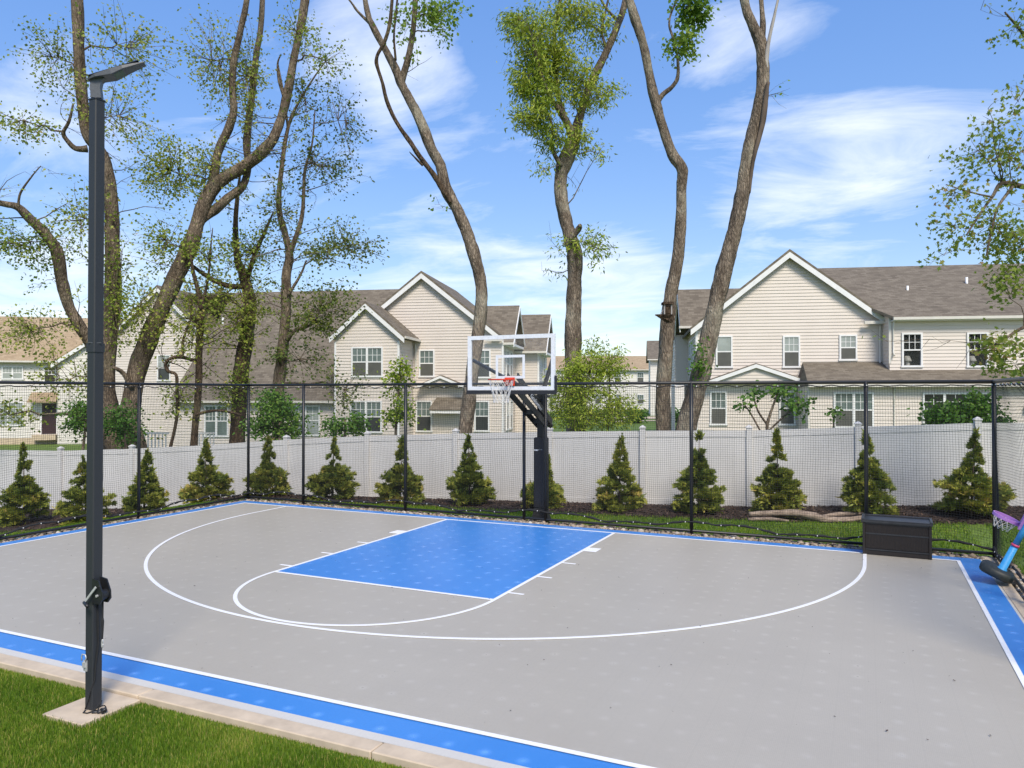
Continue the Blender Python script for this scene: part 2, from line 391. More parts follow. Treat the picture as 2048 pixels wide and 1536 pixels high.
# ------------------------------------------------------------------ ground
rng = np.random.default_rng(7)
random.seed(7)
FENCE = [(-19.2,24.9,-1.06),(-16.58,24.2,-1.05),(-13.91,23.5,-1.02),(-11.51,23.1,-0.93),(-9.07,22.5,-0.78),(-6.45,21.8,-0.57),(-3.98,21.0,-0.42),(-1.49,20.2,-0.31),
         (0.96,19.3,-0.22),(3.17,18.5,-0.15),(5.60,18.0,-0.12),(7.90,17.4,-0.01),(10.08,16.5,0.12),(12.56,16.0,0.15),(15.0,15.6,0.18)]
F_S = np.array([f[0] for f in FENCE]); F_D = np.array([f[1] for f in FENCE]); F_Z = np.array([f[2] for f in FENCE])
def sd_np(x, y):
    dx, dy = x - CAM[0], y - CAM[1]
    return dx * _c - dy * _s, dx * _s + dy * _c
def ground_z(x, y):
    x = np.asarray(x, dtype=float); y = np.asarray(y, dtype=float)
    s, d = sd_np(x, y)
    zf = np.interp(s, F_S, F_Z)
    dx = np.maximum(np.maximum(-7.95 - x, x - 8.0), 0); dy = np.maximum(y - 0.8, 0)
    dd = np.hypot(dx, dy); t = np.clip(dd / 4.5, 0, 1); w = t * t * (3 - 2 * t)
    w = np.where(y < -8, w * np.clip((y + 14) / 6, 0, 1), w)
    return -0.07 + w * (zf + 0.07)
def gz(x, y): return float(ground_z(x, y))

def axis(lo, hi, step, far):
    a = list(np.arange(lo, hi + 1e-6, step)); k = step; l_ = [lo]; h_ = [hi]
    while h_[-1] < far: k *= 1.35; h_.append(h_[-1] + k)
    k = step
    while l_[-1] > -far: k *= 1.35; l_.append(l_[-1] - k)
    return np.array(sorted(set(l_ + a + h_)))
gx, gy = axis(-17, 15, 0.5, 900), axis(-15, 13, 0.5, 900)
GX, GY = np.meshgrid(gx, gy)
GZ = ground_z(GX, GY)
nx, ny = len(gx), len(gy)
I = np.arange(nx * ny).reshape(ny, nx)
quads = np.stack([I[:-1, :-1], I[:-1, 1:], I[1:, 1:], I[1:, :-1]], -1).reshape(-1, 4)
# the court's footprint is left open: the slab stands there
cxm = (GX[:-1, :-1] + GX[1:, 1:]).ravel() / 2; cym = (GY[:-1, :-1] + GY[1:, 1:]).ravel() / 2
keep = ~((np.abs(cxm) < 7.0) & (cym < -0.6) & (cym > -8.2))
quads = quads[keep]
me = np_mesh('ground', np.stack([GX, GY, GZ], -1).reshape(-1, 3), quads.ravel(), np.full(len(quads), 4), M['lawn'], smooth=True)
ground = tag(link('ground', me), kind='structure')

# ------------------------------------------------------------------ court
XL, XR, YB, YN = -7.292, 7.334, 0.0, -8.467      # outer edges of the white boundary line
BW = 0.30
court = empty('sport_court'); tag(court, kind='structure')
MB().box(XL-BW-0.06, XR+BW+0.10, YN-BW-0.08, YB+BW+0.06, -0.16, -0.016).obj('court_slab', M['concrete'], court)
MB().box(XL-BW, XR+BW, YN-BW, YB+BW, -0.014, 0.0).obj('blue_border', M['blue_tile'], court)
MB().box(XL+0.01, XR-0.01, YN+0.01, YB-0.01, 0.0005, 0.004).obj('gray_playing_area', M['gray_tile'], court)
LW, VF, C3, R3 = 1.807, 5.077, 0.945, 6.021
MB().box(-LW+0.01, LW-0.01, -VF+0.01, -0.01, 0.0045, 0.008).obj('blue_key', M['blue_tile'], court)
# ramped edge tiles on the near and right-hand sides
MB().prism([(XL-BW, YN-BW, -0.013), (XL-BW, YN-BW, 0.0), (XL-BW, YN-BW-0.085, -0.012), (XL-BW, YN-BW-0.085, -0.015)], (XR-XL+2*BW, 0, 0)).obj('edge_ramp', M['edge_tile'], court)
MB().prism([(XR+BW, YN-BW, -0.013), (XR+BW+0.035, YN-BW, -0.015), (XR+BW+0.035, YN-BW, -0.012), (XR+BW, YN-BW, 0.0)], (0, YB-YN+2*BW, 0)).obj('edge_ramp', M['edge_tile'], court)
ZL = 0.0085
def paint(name, x0, x1, y0, y1): return MB().box(x0, x1, y0, y1, ZL, ZL + 0.003).obj(name, M['line'], court)
def arc(name, cx_, cy_, r_out, a0, a1, w=0.052, n=72):
    b = MB(); top = []; 
    for k in range(n + 1):
        a = R(a0 + (a1 - a0) * k / n)
        for rr in (r_out, r_out - w): top.append((cx_ + rr * math.cos(a), cy_ + rr * math.sin(a)))
    V = [(x, y, ZL + 0.0035) for x, y in top] + [(x, y, ZL) for x, y in top]
    m2 = len(top); F = []
    for k in range(n):
        a, b2, c, d = 2*k, 2*k+1, 2*k+3, 2*k+2
        F += [(a, d, c, b2), (a+m2, b2+m2, c+m2, d+m2), (a, a+m2, d+m2, d), (b2, c, c+m2, b2+m2)]
    F += [(0, 1, 1+m2, m2), (2*n, 2*n+m2, 2*n+1+m2, 2*n+1)]
    return b.add(V, F).obj(name, M['line'], court)
w = 0.052
paint('base_line', XL, XR, -w, 0); paint('half_court_line', XL, XR, YN, YN + w)
paint('side_line', XL, XL + w, YN + w, -w); paint('side_line', XR - w, XR, YN + w, -w)
paint('lane_line', -LW, -LW + w, -VF, -w); paint('lane_line', LW - w, LW, -VF, -w)
paint('free_throw_line', -LW + w, LW - w, -VF, -VF + w)
arc('free_throw_circle', 0, -VF, LW, 180, 360)
arc('three_point_arc', 0, -C3, R3, 180, 360, n=110)
paint('three_point_straight', -R3, -R3 + w, -C3, -w); paint('three_point_straight', R3 - w, R3, -C3, -w)
for sg in (-1, 1):
    for y0, dy, dx in ((1.50, 0.30, 0.21), (2.72, w, 0.21), (3.68, w, 0.21), (4.64, w, 0.21)):
        x0, x1 = sorted((sg * LW, sg * (LW + dx)))
        paint('lane_block' if dy > 0.1 else 'lane_mark', x0, x1, -y0 - dy, -y0)

# concrete kerb on the near and right-hand sides, cast in lengths with a joint between
kerb = empty('concrete_kerb'); tag(kerb, kind='structure')
yk0, yk1 = YN-BW-0.255, YN-BW-0.087
xs = [-9.45, -7.02, -4.58, -2.14, 0.30, 2.74, 5.18, 7.62]
for a, b in zip(xs[:-1], xs[1:]):
    MB().cbox(a + 0.004, b - 0.004, yk0, yk1, -0.2, -0.008, 0.008).obj('kerb_section', M['concrete'], kerb)
ys = [-9.03, -6.6, -4.2, -1.8, 0.6]
for a, b in zip(ys[:-1], ys[1:]):
    MB().cbox(XR+BW+0.04, XR+BW+0.19, a + 0.004, b - 0.004, -0.2, -0.008, 0.008).obj('kerb_section', M['concrete'], kerb)
pad = MB().cbox(-0.14, 0.345, -9.575, yk0 - 0.004, -0.2, -0.034, 0.006).obj('pole_footing', M['concrete'])
tag(pad, kind='structure')

# ------------------------------------------------------------------ grass blades, mulch, stones
def blades(name, X, Y, Z, h, wd, mat_, tint, lean=0.45):
    n = len(X); a = rng.uniform(0, 2*np.pi, n); dxw, dyw = np.cos(a) * wd / 2, np.sin(a) * wd / 2
    b = rng.uniform(0, 2*np.pi, n); le = rng.uniform(0.05, lean, n) * h
    lx, ly = np.cos(b) * le, np.sin(b) * le
    V = np.zeros((n, 5, 3))
    V[:,0] = np.stack([X-dxw, Y-dyw, Z-0.01], -1); V[:,1] = np.stack([X+dxw, Y+dyw, Z-0.01], -1)
    V[:,2] = np.stack([X+dxw*.75+lx*.35, Y+dyw*.75+ly*.35, Z+h*.55], -1); V[:,3] = np.stack([X-dxw*.75+lx*.35, Y-dyw*.75+ly*.35, Z+h*.55], -1)
    V[:,4] = np.stack([X+lx, Y+ly, Z+h*np.sqrt(np.maximum(0.2, 1-(le/h)**2))], -1)
    i = np.arange(n)[:, None] * 5
    loops = np.concatenate([i + [0,1,2,3], i + [3,2,4]], 1).ravel()
    sizes = np.tile([4, 3], n)
    return np_mesh(name, V.reshape(-1, 3), loops, sizes, mat_, np.repeat(tint, 2))
def vnoise(x, y, f, seed):
    r = np.random.default_rng(seed); ph = r.uniform(0, 6.28, 8); an = r.uniform(0, 6.28, 8)
    return sum(np.sin((np.cos(a)*x + np.sin(a)*y) * f * (1 + 0.25*k) + p) for k, (a, p) in enumerate(zip(an, ph))) / 8
def in_view(x, y, m=1.6):
    s, d = sd_np(x, y); return (np.abs(s) < 0.69 * d + m) & (d > 1.5)
# near lawn
n = 420000
x = rng.uniform(-4.2, 4.8, n); y = rng.uniform(-12.6, yk0 + 0.02, n)
s, d = sd_np(x, y)
k = in_view(x, y) & (rng.uniform(0, 1, n) < np.clip(7.5 / (d + 1.0), 0.25, 1)) & (d > 2.6)
k &= ~((x > -0.135) & (x < 0.34) & (y > -9.57))
x, y = x[k], y[k]
t = np.clip(0.42 + 0.34 * vnoise(x, y, 2.2, 3) + 0.22 * vnoise(x, y, 6.5, 31) + rng.normal(0, 0.26, len(x)), 0, 0.95); t = np.where(rng.uniform(0, 1, len(x)) < 0.05, 1.0, t)
h = rng.uniform(0.026, 0.056, len(x)) * (1 + 0.2 * vnoise(x, y, 3, 5))
edge = np.minimum(1, 0.45 + np.abs(y - yk0) * 4); h = h * edge
near_grass = link('grass', blades('grass', x, y, ground_z(x, y), h, rng.uniform(0.003, 0.0065, len(x)), M['grass_blade'], t))
tag(near_grass, 'thick mown green grass in front of the court kerb', 'grass', kind='stuff')

def bed_width(s): return np.interp(s, [-19, -14.5, -9, -4, 1, 4, 15], [4.6, 4.1, 3.0, 2.3, 2.1, 2.0, 2.0])
# mulch bed along the white fence
ss = np.arange(-19, 14.9, 0.25); rows = 14
V = []; 
for i_, s_ in enumerate(ss):
    D0 = np.interp(s_, F_S, F_D) + 0.35; D1 = np.interp(s_, F_S, F_D) - bed_width(s_) + 0.10 * math.sin(s_ * 2.1) + 0.07 * math.sin(s_ * 5.3 + 1)
    for r_ in range(rows + 1):
        q = r_ / rows; D = D0 + (D1 - D0) * q
        px, py, _ = P(s_, D); zz = gz(px, py) + 0.05 * math.sin(math.pi * min(1, q * 1.0)) + 0.012 * math.sin(s_*7+D*5) + (0.012 if q < 0.98 else -0.03)
        V.append((px, py, zz))
F = [(i_*(rows+1)+r_, i_*(rows+1)+r_+1, (i_+1)*(rows+1)+r_+1, (i_+1)*(rows+1)+r_) for i_ in range(len(ss)-1) for r_ in range(rows)]
mulch = MB(); mulch.v = V; mulch.f = F
mb_o = mulch.obj('mulch_bed', M['mulch'], None, smooth=True); tag(mb_o, kind='structure')
# loose bark chips on the bed
n = 26000
s_ = rng.uniform(-17, 12.5, n); q = rng.uniform(0.08, 1.04, n)
D = np.interp(s_, F_S, F_D) + 0.35 - (bed_width(s_) + 0.35) * q
x = CAM[0] + s_ * _c + D * _s; y = CAM[1] - s_ * _s + D * _c
z = ground_z(x, y) + 0.05 * np.sin(np.pi * np.minimum(1, q)) + 0.02
a = rng.uniform(0, 6.28, n); L = rng.uniform(0.015, 0.05, n); Wd = rng.uniform(0.006, 0.016, n); tl = rng.uniform(-0.5, 0.5, n)
ca, sa = np.cos(a), np.sin(a)
V = np.zeros((n, 4, 3))
for j, (u, v) in enumerate(((-1,-1),(1,-1),(1,1),(-1,1))):
    V[:,j] = np.stack([x + ca*L*u - sa*Wd*v, y + sa*L*u + ca*Wd*v, z + L*u*tl + rng.uniform(0, 0.01, n)], -1)
chips = link('mulch_chips', np_mesh('mulch_chips', V.reshape(-1,3), np.arange(4*n), np.full(n, 4), M['chip'], rng.uniform(0, 1, n)**1.5))
tag(chips, 'loose brown bark chips on the bed along the white fence', 'mulch', kind='stuff')
# lawn strips behind and beside the court
n = 420000
x = rng.uniform(-17, 13, n); y = rng.uniform(-9, 7, n)
s, d = sd_np(x, y)
k = in_view(x, y, 1.0) & (d < np.interp(s, F_S, F_D) - bed_width(s) + 0.12) & ((y > 0.66) | (x < -7.82) | (x > 7.86))
k &= rng.uniform(0, 1, n) < np.clip(14.5 / d, 0, 1)
strip = ((y < 0.95) & (y > 0.3)) | ((x < -7.75) & (x > -8.0)) | ((x > 7.8) & (x < 8.1))
k &= ~(strip & (rng.uniform(0, 1, n) < 0.8))
x, y = x[k], y[k]
t = np.clip(0.52 + 0.25 * vnoise(x, y, 1.5, 9) + rng.normal(0, 0.2, len(x)), 0, 0.95)
h = rng.uniform(0.03, 0.065, len(x))
back_grass = link('grass', blades('grass', x, y, ground_z(x, y), h, rng.uniform(0.010, 0.016, len(x)), M['grass_blade'], t))
tag(back_grass, 'strip of mown grass between the black net and the mulch bed', 'grass', kind='stuff')

# river stones along the outer edge of the court
ico_v = np.array([(0,0,1),(.894,0,.447),(.276,.851,.447),(-.724,.526,.447),(-.724,-.526,.447),(.276,-.851,.447),(.724,.526,-.447),(-.276,.851,-.447),(-.894,0,-.447),(-.276,-.851,-.447),(.724,-.526,-.447),(0,0,-1)])
ico_f = np.array([(0,1,2),(0,2,3),(0,3,4),(0,4,5),(0,5,1),(1,6,2),(2,7,3),(3,8,4),(4,9,5),(5,10,1),(6,7,2),(7,8,3),(8,9,4),(9,10,5),(10,6,1),(11,7,6),(11,8,7),(11,9,8),(11,10,9),(11,6,10)])
def stones(X, Y, Z, r):
    n = len(X); sc = rng.uniform(0.7, 1.25, (n, 1, 3)) * r[:, None, None] * np.array([1, 1, 0.65])
    jit = 1 + rng.uniform(-0.16, 0.16, (n, 12, 1))
    V = ico_v[None] * jit * sc; a = rng.uniform(0, 6.28, n); c_, s2 = np.cos(a)[:, None], np.sin(a)[:, None]
    W = np.stack([V[..., 0]*c_ - V[..., 1]*s2, V[..., 0]*s2 + V[..., 1]*c_, V[..., 2]], -1)
    W += np.stack([X, Y, Z], -1)[:, None, :]
    f = (ico_f[None] + (np.arange(n) * 12)[:, None, None]).reshape(-1)
    return W.reshape(-1, 3), f, np.full(n * 20, 3), np.repeat(np.clip(rng.beta(2, 2.6, n), 0, 1), 20)
N1, N2, N3 = 5200, 1800, 1500
x = np.concatenate([rng.uniform(-7.9, 8.0, N1), rng.uniform(-8.0, -7.62, N2), rng.uniform(7.84, 8.06, N3)])
y = np.concatenate([rng.uniform(0.31, 0.80, N1), rng.uniform(-6.5, 0.4, N2), rng.uniform(-6.5, 0.5, N3)])
r_ = np.where(rng.uniform(0, 1, len(x)) < 0.12, rng.uniform(0.035, 0.06, len(x)), rng.uniform(0.012, 0.034, len(x)))
z = np.full(len(x), -0.055) + r_ * 0.3 + rng.uniform(0, 0.012, len(x))
v_, f_, z_, t_ = stones(x, y, z, r_)
st = link('river_stones', np_mesh('river_stones', v_, f_, z_, M['stone'], t_, smooth=True))
tag(st, 'brown and grey river stones in the drain strip round the court', 'gravel', kind='stuff')
gb = MB()
for bx in ((-8.05, 8.1, 0.27, 0.85), (-8.05, -7.58, -9.0, 0.27), (7.83, 8.1, -9.0, 0.27)):
    gb.box(bx[0], bx[1], bx[2], bx[3], -0.2, -0.052)
tag(gb.obj('drain_bed', M['mulch']), kind='structure')
# a few dead leaves and specks on the court
n = 260
x = rng.uniform(XL, XR, n); y = rng.uniform(YN, 0, n); a = rng.uniform(0, 6.28, n); L = rng.uniform(0.004, 0.011, n)
big = rng.uniform(0, 1, n) < 0.03; L = np.where(big, rng.uniform(0.012, 0.018, n), L)
V = np.zeros((n, 4, 3))
for j, (u, v) in enumerate(((-1,-.4),(1,-.25),(.8,.4),(-.7,.3))):
    V[:,j] = np.stack([x + np.cos(a)*L*u - np.sin(a)*L*v, y + np.sin(a)*L*u + np.cos(a)*L*v, np.full(n, 0.0135) + (0.004 if j == 1 else 0)], -1)
lit = link('leaf_litter', np_mesh('leaf_litter', V.reshape(-1,3), np.arange(4*n), np.full(n, 4), M['chip'], rng.uniform(0, .6, n)))
tag(lit, 'scattered specks of dry leaf on the grey court', 'leaf litter', kind='stuff')

# ------------------------------------------------------------------ white vinyl fence
vf = empty('vinyl_fence', P(*FENCE[7][:2], FENCE[7][2]))
tag(vf, 'long white vinyl privacy fence behind the row of evergreen shrubs', 'fence')
VFI = Matrix.Translation(Vector(vf.location)).inverted()
def vobj(mb, name, m, parent=vf):
    o = mb.obj(name, m, parent)
    if parent is vf: o.matrix_parent_inverse = VFI
    return o
H_F = 1.83
for i_, (s_, D, zb) in enumerate(FENCE):
    x0, y0, _ = P(s_, D)
    ang = math.atan2(*(np.array(P(*FENCE[min(i_+1, len(FENCE)-1)][:2]))[:2] - np.array(P(*FENCE[max(i_-1, 0)][:2]))[:2])[::-1])
    ca, sa = math.cos(ang), math.sin(ang)
    def ring(hw, z): return [(x0 + ca*u*hw - sa*v*hw, y0 + sa*u*hw + ca*v*hw, z) for u, v in ((-1,-1),(1,-1),(1,1),(-1,1))]
    p_ = vobj(MB().loft([ring(0.064, zb - 0.4), ring(0.064, zb + H_F + 0.06)]), 'post', M['vinyl'])
    c_ = MB().loft([ring(0.078, zb + H_F + 0.06), ring(0.078, zb + H_F + 0.085), ring(0.012, zb + H_F + 0.135)]).obj('cap', M['vinyl'], p_)
    c_.matrix_parent_inverse = (p_.matrix_parent_inverse).inverted() @ p_.matrix_parent_inverse
for i_ in range(len(FENCE) - 1):
    A = Vector(P(*FENCE[i_])); B = Vector(P(*FENCE[i_+1])); d_ = (B - A); ln = d_.xy.length; u = d_ / ln; nrm = Vector((-d_.y, d_.x, 0)).normalized()
    t0, t1 = 0.066, ln - 0.066
    def slab(a, b, z0, z1, th):
        p, q = A + u * a, A + u * b
        ro = [[(p.x + nrm.x*k, p.y + nrm.y*k, p.z + z) , (q.x + nrm.x*k, q.y + nrm.y*k, q.z + z)] for z in (z0, z1) for k in (-th/2, th/2)]
        (a0, a1), (b0, b1), (c0, c1), (d0, d1) = ro
        return MB().add([a0, a1, b1, b0, c0, c1, d1, d0], [(0,3,2,1),(4,5,6,7),(0,1,5,4),(1,2,6,5),(2,3,7,6),(3,0,4,7)])
    vobj(slab(t0, t1, H_F - 0.15, H_F, 0.046), 'rail', M['vinyl'])
    vobj(slab(t0, t1, 0.03, 0.19, 0.046), 'rail', M['vinyl'])
    nb = 8; bw = (t1 - t0) / nb
    for k in range(nb):
        vobj(slab(t0 + k*bw + 0.0012, t0 + (k+1)*bw - 0.0012, 0.18, H_F - 0.14, 0.022), 'board', M['vinyl'])

# ------------------------------------------------------------------ black ball-stop net on posts round the court
nf = empty('net_fence', (0, 0.65, 0))
tag(nf, 'black ball-stop net on thin black posts round the court', 'net')
NI = Matrix.Translation((0, -0.65, 0))
def nobj(mb, name, m, smooth=False):
    o = mb.obj(name, m, nf, smooth); o.matrix_parent_inverse = NI; return o
NY, NXL, NXR, NH = 0.66, -7.82, 7.88, 2.79
posts = [(NXL, NY), (-6.10, NY), (-3.24, NY), (-0.36, NY), (0.12, NY), (3.06, NY), (6.02, NY), (NXR, NY), (NXL, -2.46), (NXL, -5.42), (NXL, -8.4), (NXR, -2.4), (NXR, -5.4)]
for (x, y) in posts:
    nobj(MB().tube([(x, y, -0.12), (x, y, NH + 0.012)], 0.034, 10), 'post', M['black_metal'], True)
for a, b in (((NXL, NY), (NXR, NY)), ((NXL, NY), (NXL, -8.4)), ((NXR, NY), (NXR, -5.4))):
    nobj(MB().tube([(*a, NH), (*b, NH)], 0.030, 10), 'top_rail', M['black_metal'], True)
    nobj(MB().tube([(*a, 0.035), (*b, 0.035)], 0.026, 8), 'bottom_rail', M['black_metal'], True)
clip_me = MB().cbox(-0.008, 0.008, -0.008, 0.008, -0.009, 0.009, 0.003).mesh('clip', M['clip'], fix=True)
def clip(p):
    o = bpy.data.objects.new('clip', clip_me); COL.objects.link(o); o.parent = nf; o.matrix_parent_inverse = NI; o.location = p
def net_side(A, B, off, seed, bulge=None):
    """A, B: ends (x, y); off: the net hangs this far to the court side"""
    A, B = Vector((*A, 0)), Vector((*B, 0)); ln = (B - A).length; u = (B - A) / ln; nn = Vector(off)
    r = random.Random(seed); ph = [r.uniform(0, 6.28) for _ in range(8)]
    cell = 0.041
    def top(t): return NH - 0.05 - 0.012 * abs(math.sin(t * 9.2 + ph[0]))
    def bot(t): return 0.12 + 0.05 * math.sin(t * 1.9 + ph[1]) + 0.05 * abs(math.sin(t * 2.9 + ph[2])) 
    def pt(t, q):
        z = bot(t) + (top(t) - bot(t)) * q
        sway = (0.028 * math.sin(t * 2.3 + ph[3]) + 0.022 * math.sin(t * 5.1 + q * 3 + ph[4])) * math.sin(math.pi * min(1, q * 0.9 + 0.05)) + 0.02
        if bulge: sway -= bulge[1] * math.exp(-((t - bulge[0]) / 0.8) ** 2) * math.sin(math.pi * q) ** 0.7
        lat = 0.012 * math.sin(q * 5 + t * 1.1 + ph[5]) + 0.006 * math.sin(q * 11 + t * 3)
        return A + u * (t + lat) + nn * sway + Vector((0, 0, z))
    nv = int(ln / cell); nh = int(2.62 / cell)
    b = MB(); rr = 0.0021
    nu = u.cross(Vector((0, 0, 1)))
    def strand(pts, horizontal):
        rings = []
        for p in pts:
            if horizontal: rings.append([p + Vector((0,0,rr)), p + nu*rr*.87 - Vector((0,0,rr*.5)), p - nu*rr*.87 - Vector((0,0,rr*.5))])
            else: rings.append([p + u*rr, p + nu*rr*.87 - u*rr*.5, p - nu*rr*.87 - u*rr*.5])
        b.loft(rings, False)
    for i in range(nv + 1):
        t = i * ln / nv
        strand([pt(t, k / 12) for k in range(13)], False)
    ns = max(8, int(ln / 0.22))
    for j in range(nh + 1):
        strand([pt(ln * k / ns, j / nh) for k in range(ns + 1)], True)
    nobj(b, 'net', M['net_cord'])
    # border ropes with pale clips
    m = max(10, int(ln / 0.06)); 
    nobj(MB().tube([pt(ln*k/m, 1) + Vector((0, 0, 0.012 - 0.030 * abs(math.sin(math.pi * (ln*k/m) / 0.36)))) for k in range(m+1)], 0.010, 5), 'border_rope', M['rope'], True)
    nobj(MB().tube([pt(ln*k/m, 0) + Vector((0, 0, 0.004 * math.sin(k * 1.7))) for k in range(m+1)], [0.020 + 0.005 * math.sin(k * 0.9) for k in range(m+1)], 6), 'border_rope', M['rope'], True)
    t = 0.18
    while t < ln:
        clip(pt(t, 1) + nn * 0.03 + Vector((0, 0, 0.0))); t += 0.36
    t = 0.2
    while t < ln:
        clip(pt(t, 0) + nn * 0.02 + Vector((0, 0, 0.0))); t += 0.33
net_side((NXL, NY), (NXR, NY), (0, -1, 0), 1)
net_side((NXL, -8.4), (NXL, NY), (1, 0, 0), 2)
net_side((NXR, NY), (NXR, -5.4), (-1, 0, 0), 3, (2.1, 0.42))
# ------------------------------------------------------------------ things on and round the court
def wob(mb, name, m, root, smooth=False):
    """part built in world coordinates under an unrotated root"""
    o = mb.obj(name, m, root, smooth); o.matrix_parent_inverse = Matrix.Translation(-Vector(root.location)); return o

# ---- tall lamp post with a solar lamp head
LX, LY = 0.135, -9.315
lp = empty('lamp_post', (LX, LY, -0.034))
tag(lp, 'tall square dark grey lamp post on a small concrete footing beside the grass', 'lamp post')
def sq(x, y, h, z, c=0.008): return [(x-h+c,y-h,z),(x+h-c,y-h,z),(x+h,y-h+c,z),(x+h,y+h-c,z),(x+h-c,y+h,z),(x-h+c,y+h,z),(x-h,y+h-c,z),(x-h,y-h+c,z)]
wob(MB().loft([sq(LX, LY, 0.047, -0.034), sq(LX, LY, 0.047, 2.96)]), 'lower_pole', M['pole_metal'], lp)
wob(MB().loft([sq(LX, LY, 0.0455, 2.96), sq(LX, LY, 0.0455, 5.085)]), 'upper_pole', M['pole_metal'], lp)
wob(MB().loft([sq(LX, LY, 0.053, 2.955), sq(LX, LY, 0.053, 3.03)]), 'coupling', M['pole_metal'], lp)
wob(MB().tube([(LX, LY, 3.03), (LX, LY, 3.036)], 0.068, 4), 'coupling_trim', M['gray_cast'], lp)
wob(MB().loft([sq(LX, LY, 0.050, 5.085), sq(LX, LY, 0.050, 5.095)]), 'pole_cap', M['black_metal'], lp)
wob(MB().loft([sq(LX, LY, 0.026, 5.09), sq(LX, LY, 0.026, 5.12)]), 'neck', M['steel'], lp)
# bracket and head: the head reaches out to the right, tilted up
rt = Vector((_c, -_s, 0)); fw = Vector((_s, _c, 0))
hd = (rt * 0.90 + fw * 0.18).normalized(); up = Vector((0, 0, 1)); side = hd.cross(up).normalized()
Lc = Vector((LX, LY, 0))
bk = MB()
bk.loft([[Lc + hd*a*0.040 + side*b*0.034 + Vector((0,0,z)) + hd*sh for a, b in ((-1,-1),(1,-1),(1,1),(-1,1))] for z, sh in ((5.105, 0), (5.15, -0.002), (5.20, -0.008), (5.245, 0.0), (5.275, 0.025))])
wob(bk, 'lamp_bracket', M['gray_cast'], lp)
t_ = R(23); hx = hd * math.cos(t_) + up * math.sin(t_); hu = up * math.cos(t_) - hd * math.sin(t_)
O = Lc + Vector((0, 0, 5.245)) - hd * 0.06
def head_ring(a, w_, z0, z1): return [O + hx*a + side*(-w_) + hu*z0, O + hx*a + side*w_ + hu*z0, O + hx*a + side*w_ + hu*z1, O + hx*a + side*(-w_) + hu*z1]
hb = wob(MB().loft([head_ring(0.0, 0.05, 0.0, 0.012), head_ring(0.07, 0.075, -0.006, 0.016), head_ring(0.20, 0.08, -0.026, 0.018), head_ring(0.30, 0.075, -0.010, 0.016), head_ring(0.475, 0.04, 0.002, 0.010)]), 'lamp_head', M['gray_cast'], lp, False)
wob(MB().loft([head_ring(0.02, 0.07, 0.0185, 0.026), head_ring(0.44, 0.06, 0.0185, 0.026)]), 'solar_panel', M['panel'], lp)
wob(MB().loft([head_ring(0.21, 0.05, -0.027, -0.020), head_ring(0.29, 0.05, -0.014, -0.006)]), 'lens', M['glass_up'], lp)
# hand winch, with crank, hook line and cable
wx = LX + 0.048
wn_ = wob(MB().prism([(wx, LY-0.055, 0.86), (wx+0.09, LY-0.055, 0.86), (wx+0.125, LY-0.055, 0.90), (wx+0.12, LY-0.055, 0.965), (wx+0.075, LY-0.055, 1.055), (wx, LY-0.055, 1.065)], (0, 0.012, 0)), 'winch', M['black_metal'], lp)
MB().prism([(wx, LY+0.02, 0.86), (wx+0.09, LY+0.02, 0.86), (wx+0.125, LY+0.02, 0.90), (wx+0.12, LY+0.02, 0.965), (wx+0.075, LY+0.02, 1.055), (wx, LY+0.02, 1.065)], (0, 0.012, 0)).obj('side_plate', M['black_metal'], wn_)
MB().disc((wx+0.07, LY-0.012, 0.93), (0, 1, 0), 0.045, 0.06).obj('drum', M['black_metal'], wn_)
MB().disc((wx+0.07, LY-0.062, 0.93), (0, 1, 0), 0.011, 0.014, 8).obj('bolt', M['steel'], wn_)
MB().beam((wx+0.07, LY-0.072, 1.005), (wx-0.055, LY-0.085, 0.865), 0.018, 0.008, (0, 1, 0)).obj('crank', M['steel'], wn_)
MB().tube([(wx-0.055, LY-0.085, 0.868), (wx+0.03, LY-0.115, 0.852)], 0.014, 8).obj('grip', M['black_metal'], wn_, True)
wob(MB().tube([(wx+0.075, LY-0.01, 0.88), (wx+0.076, LY-0.012, 0.74), (wx+0.074, LY-0.012, 0.71), (wx+0.078, LY-0.012, 0.63), (wx+0.072, LY-0.012, 0.56)], [0.0065, 0.0065, 0.013, 0.0065, 0.0065], 6), 'line', M['rope'], lp)
hk = [(wx+0.074+0.008*math.cos(a), LY-0.012, 0.525+0.034*math.sin(a)) for a in [i*math.pi/8 for i in range(17)]]
wob(MB().tube(hk, 0.005, 6), 'snap_hook', M['steel'], lp, True)
cab = [(LX+0.055, LY+0.0, 1.0), (LX+0.057, LY-0.005, 0.8), (LX+0.056, LY+0.002, 0.5), (LX+0.054, LY-0.02, 0.34), (LX+0.055, LY-0.03, 0.22), (LX+0.03, LY-0.054, 0.12), (LX+0.005, LY-0.056, 0.04), (LX+0.0, LY-0.075, -0.02)]
wob(MB().tube(cab, 0.006, 6), 'power_cable', M['rope'], lp, True)
# padlock hasp on the other face
hs = wob(MB().box(LX-0.052, LX-0.012, LY-0.056, LY-0.0475, 0.285, 0.375), 'hasp', M['steel'], lp)
MB().tube([(LX-0.062, LY-0.062, 0.37), (LX-0.066, LY-0.062, 0.40), (LX-0.058, LY-0.062, 0.425), (LX-0.02, LY-0.062, 0.425), (LX-0.010, LY-0.062, 0.405), (LX-0.018, LY-0.062, 0.37)], 0.0055, 6).obj('shackle', M['steel'], hs, True)
MB().box(LX-0.05, LX-0.022, LY-0.07, LY-0.056, 0.318, 0.362).obj('lock_body', M['steel'], hs)
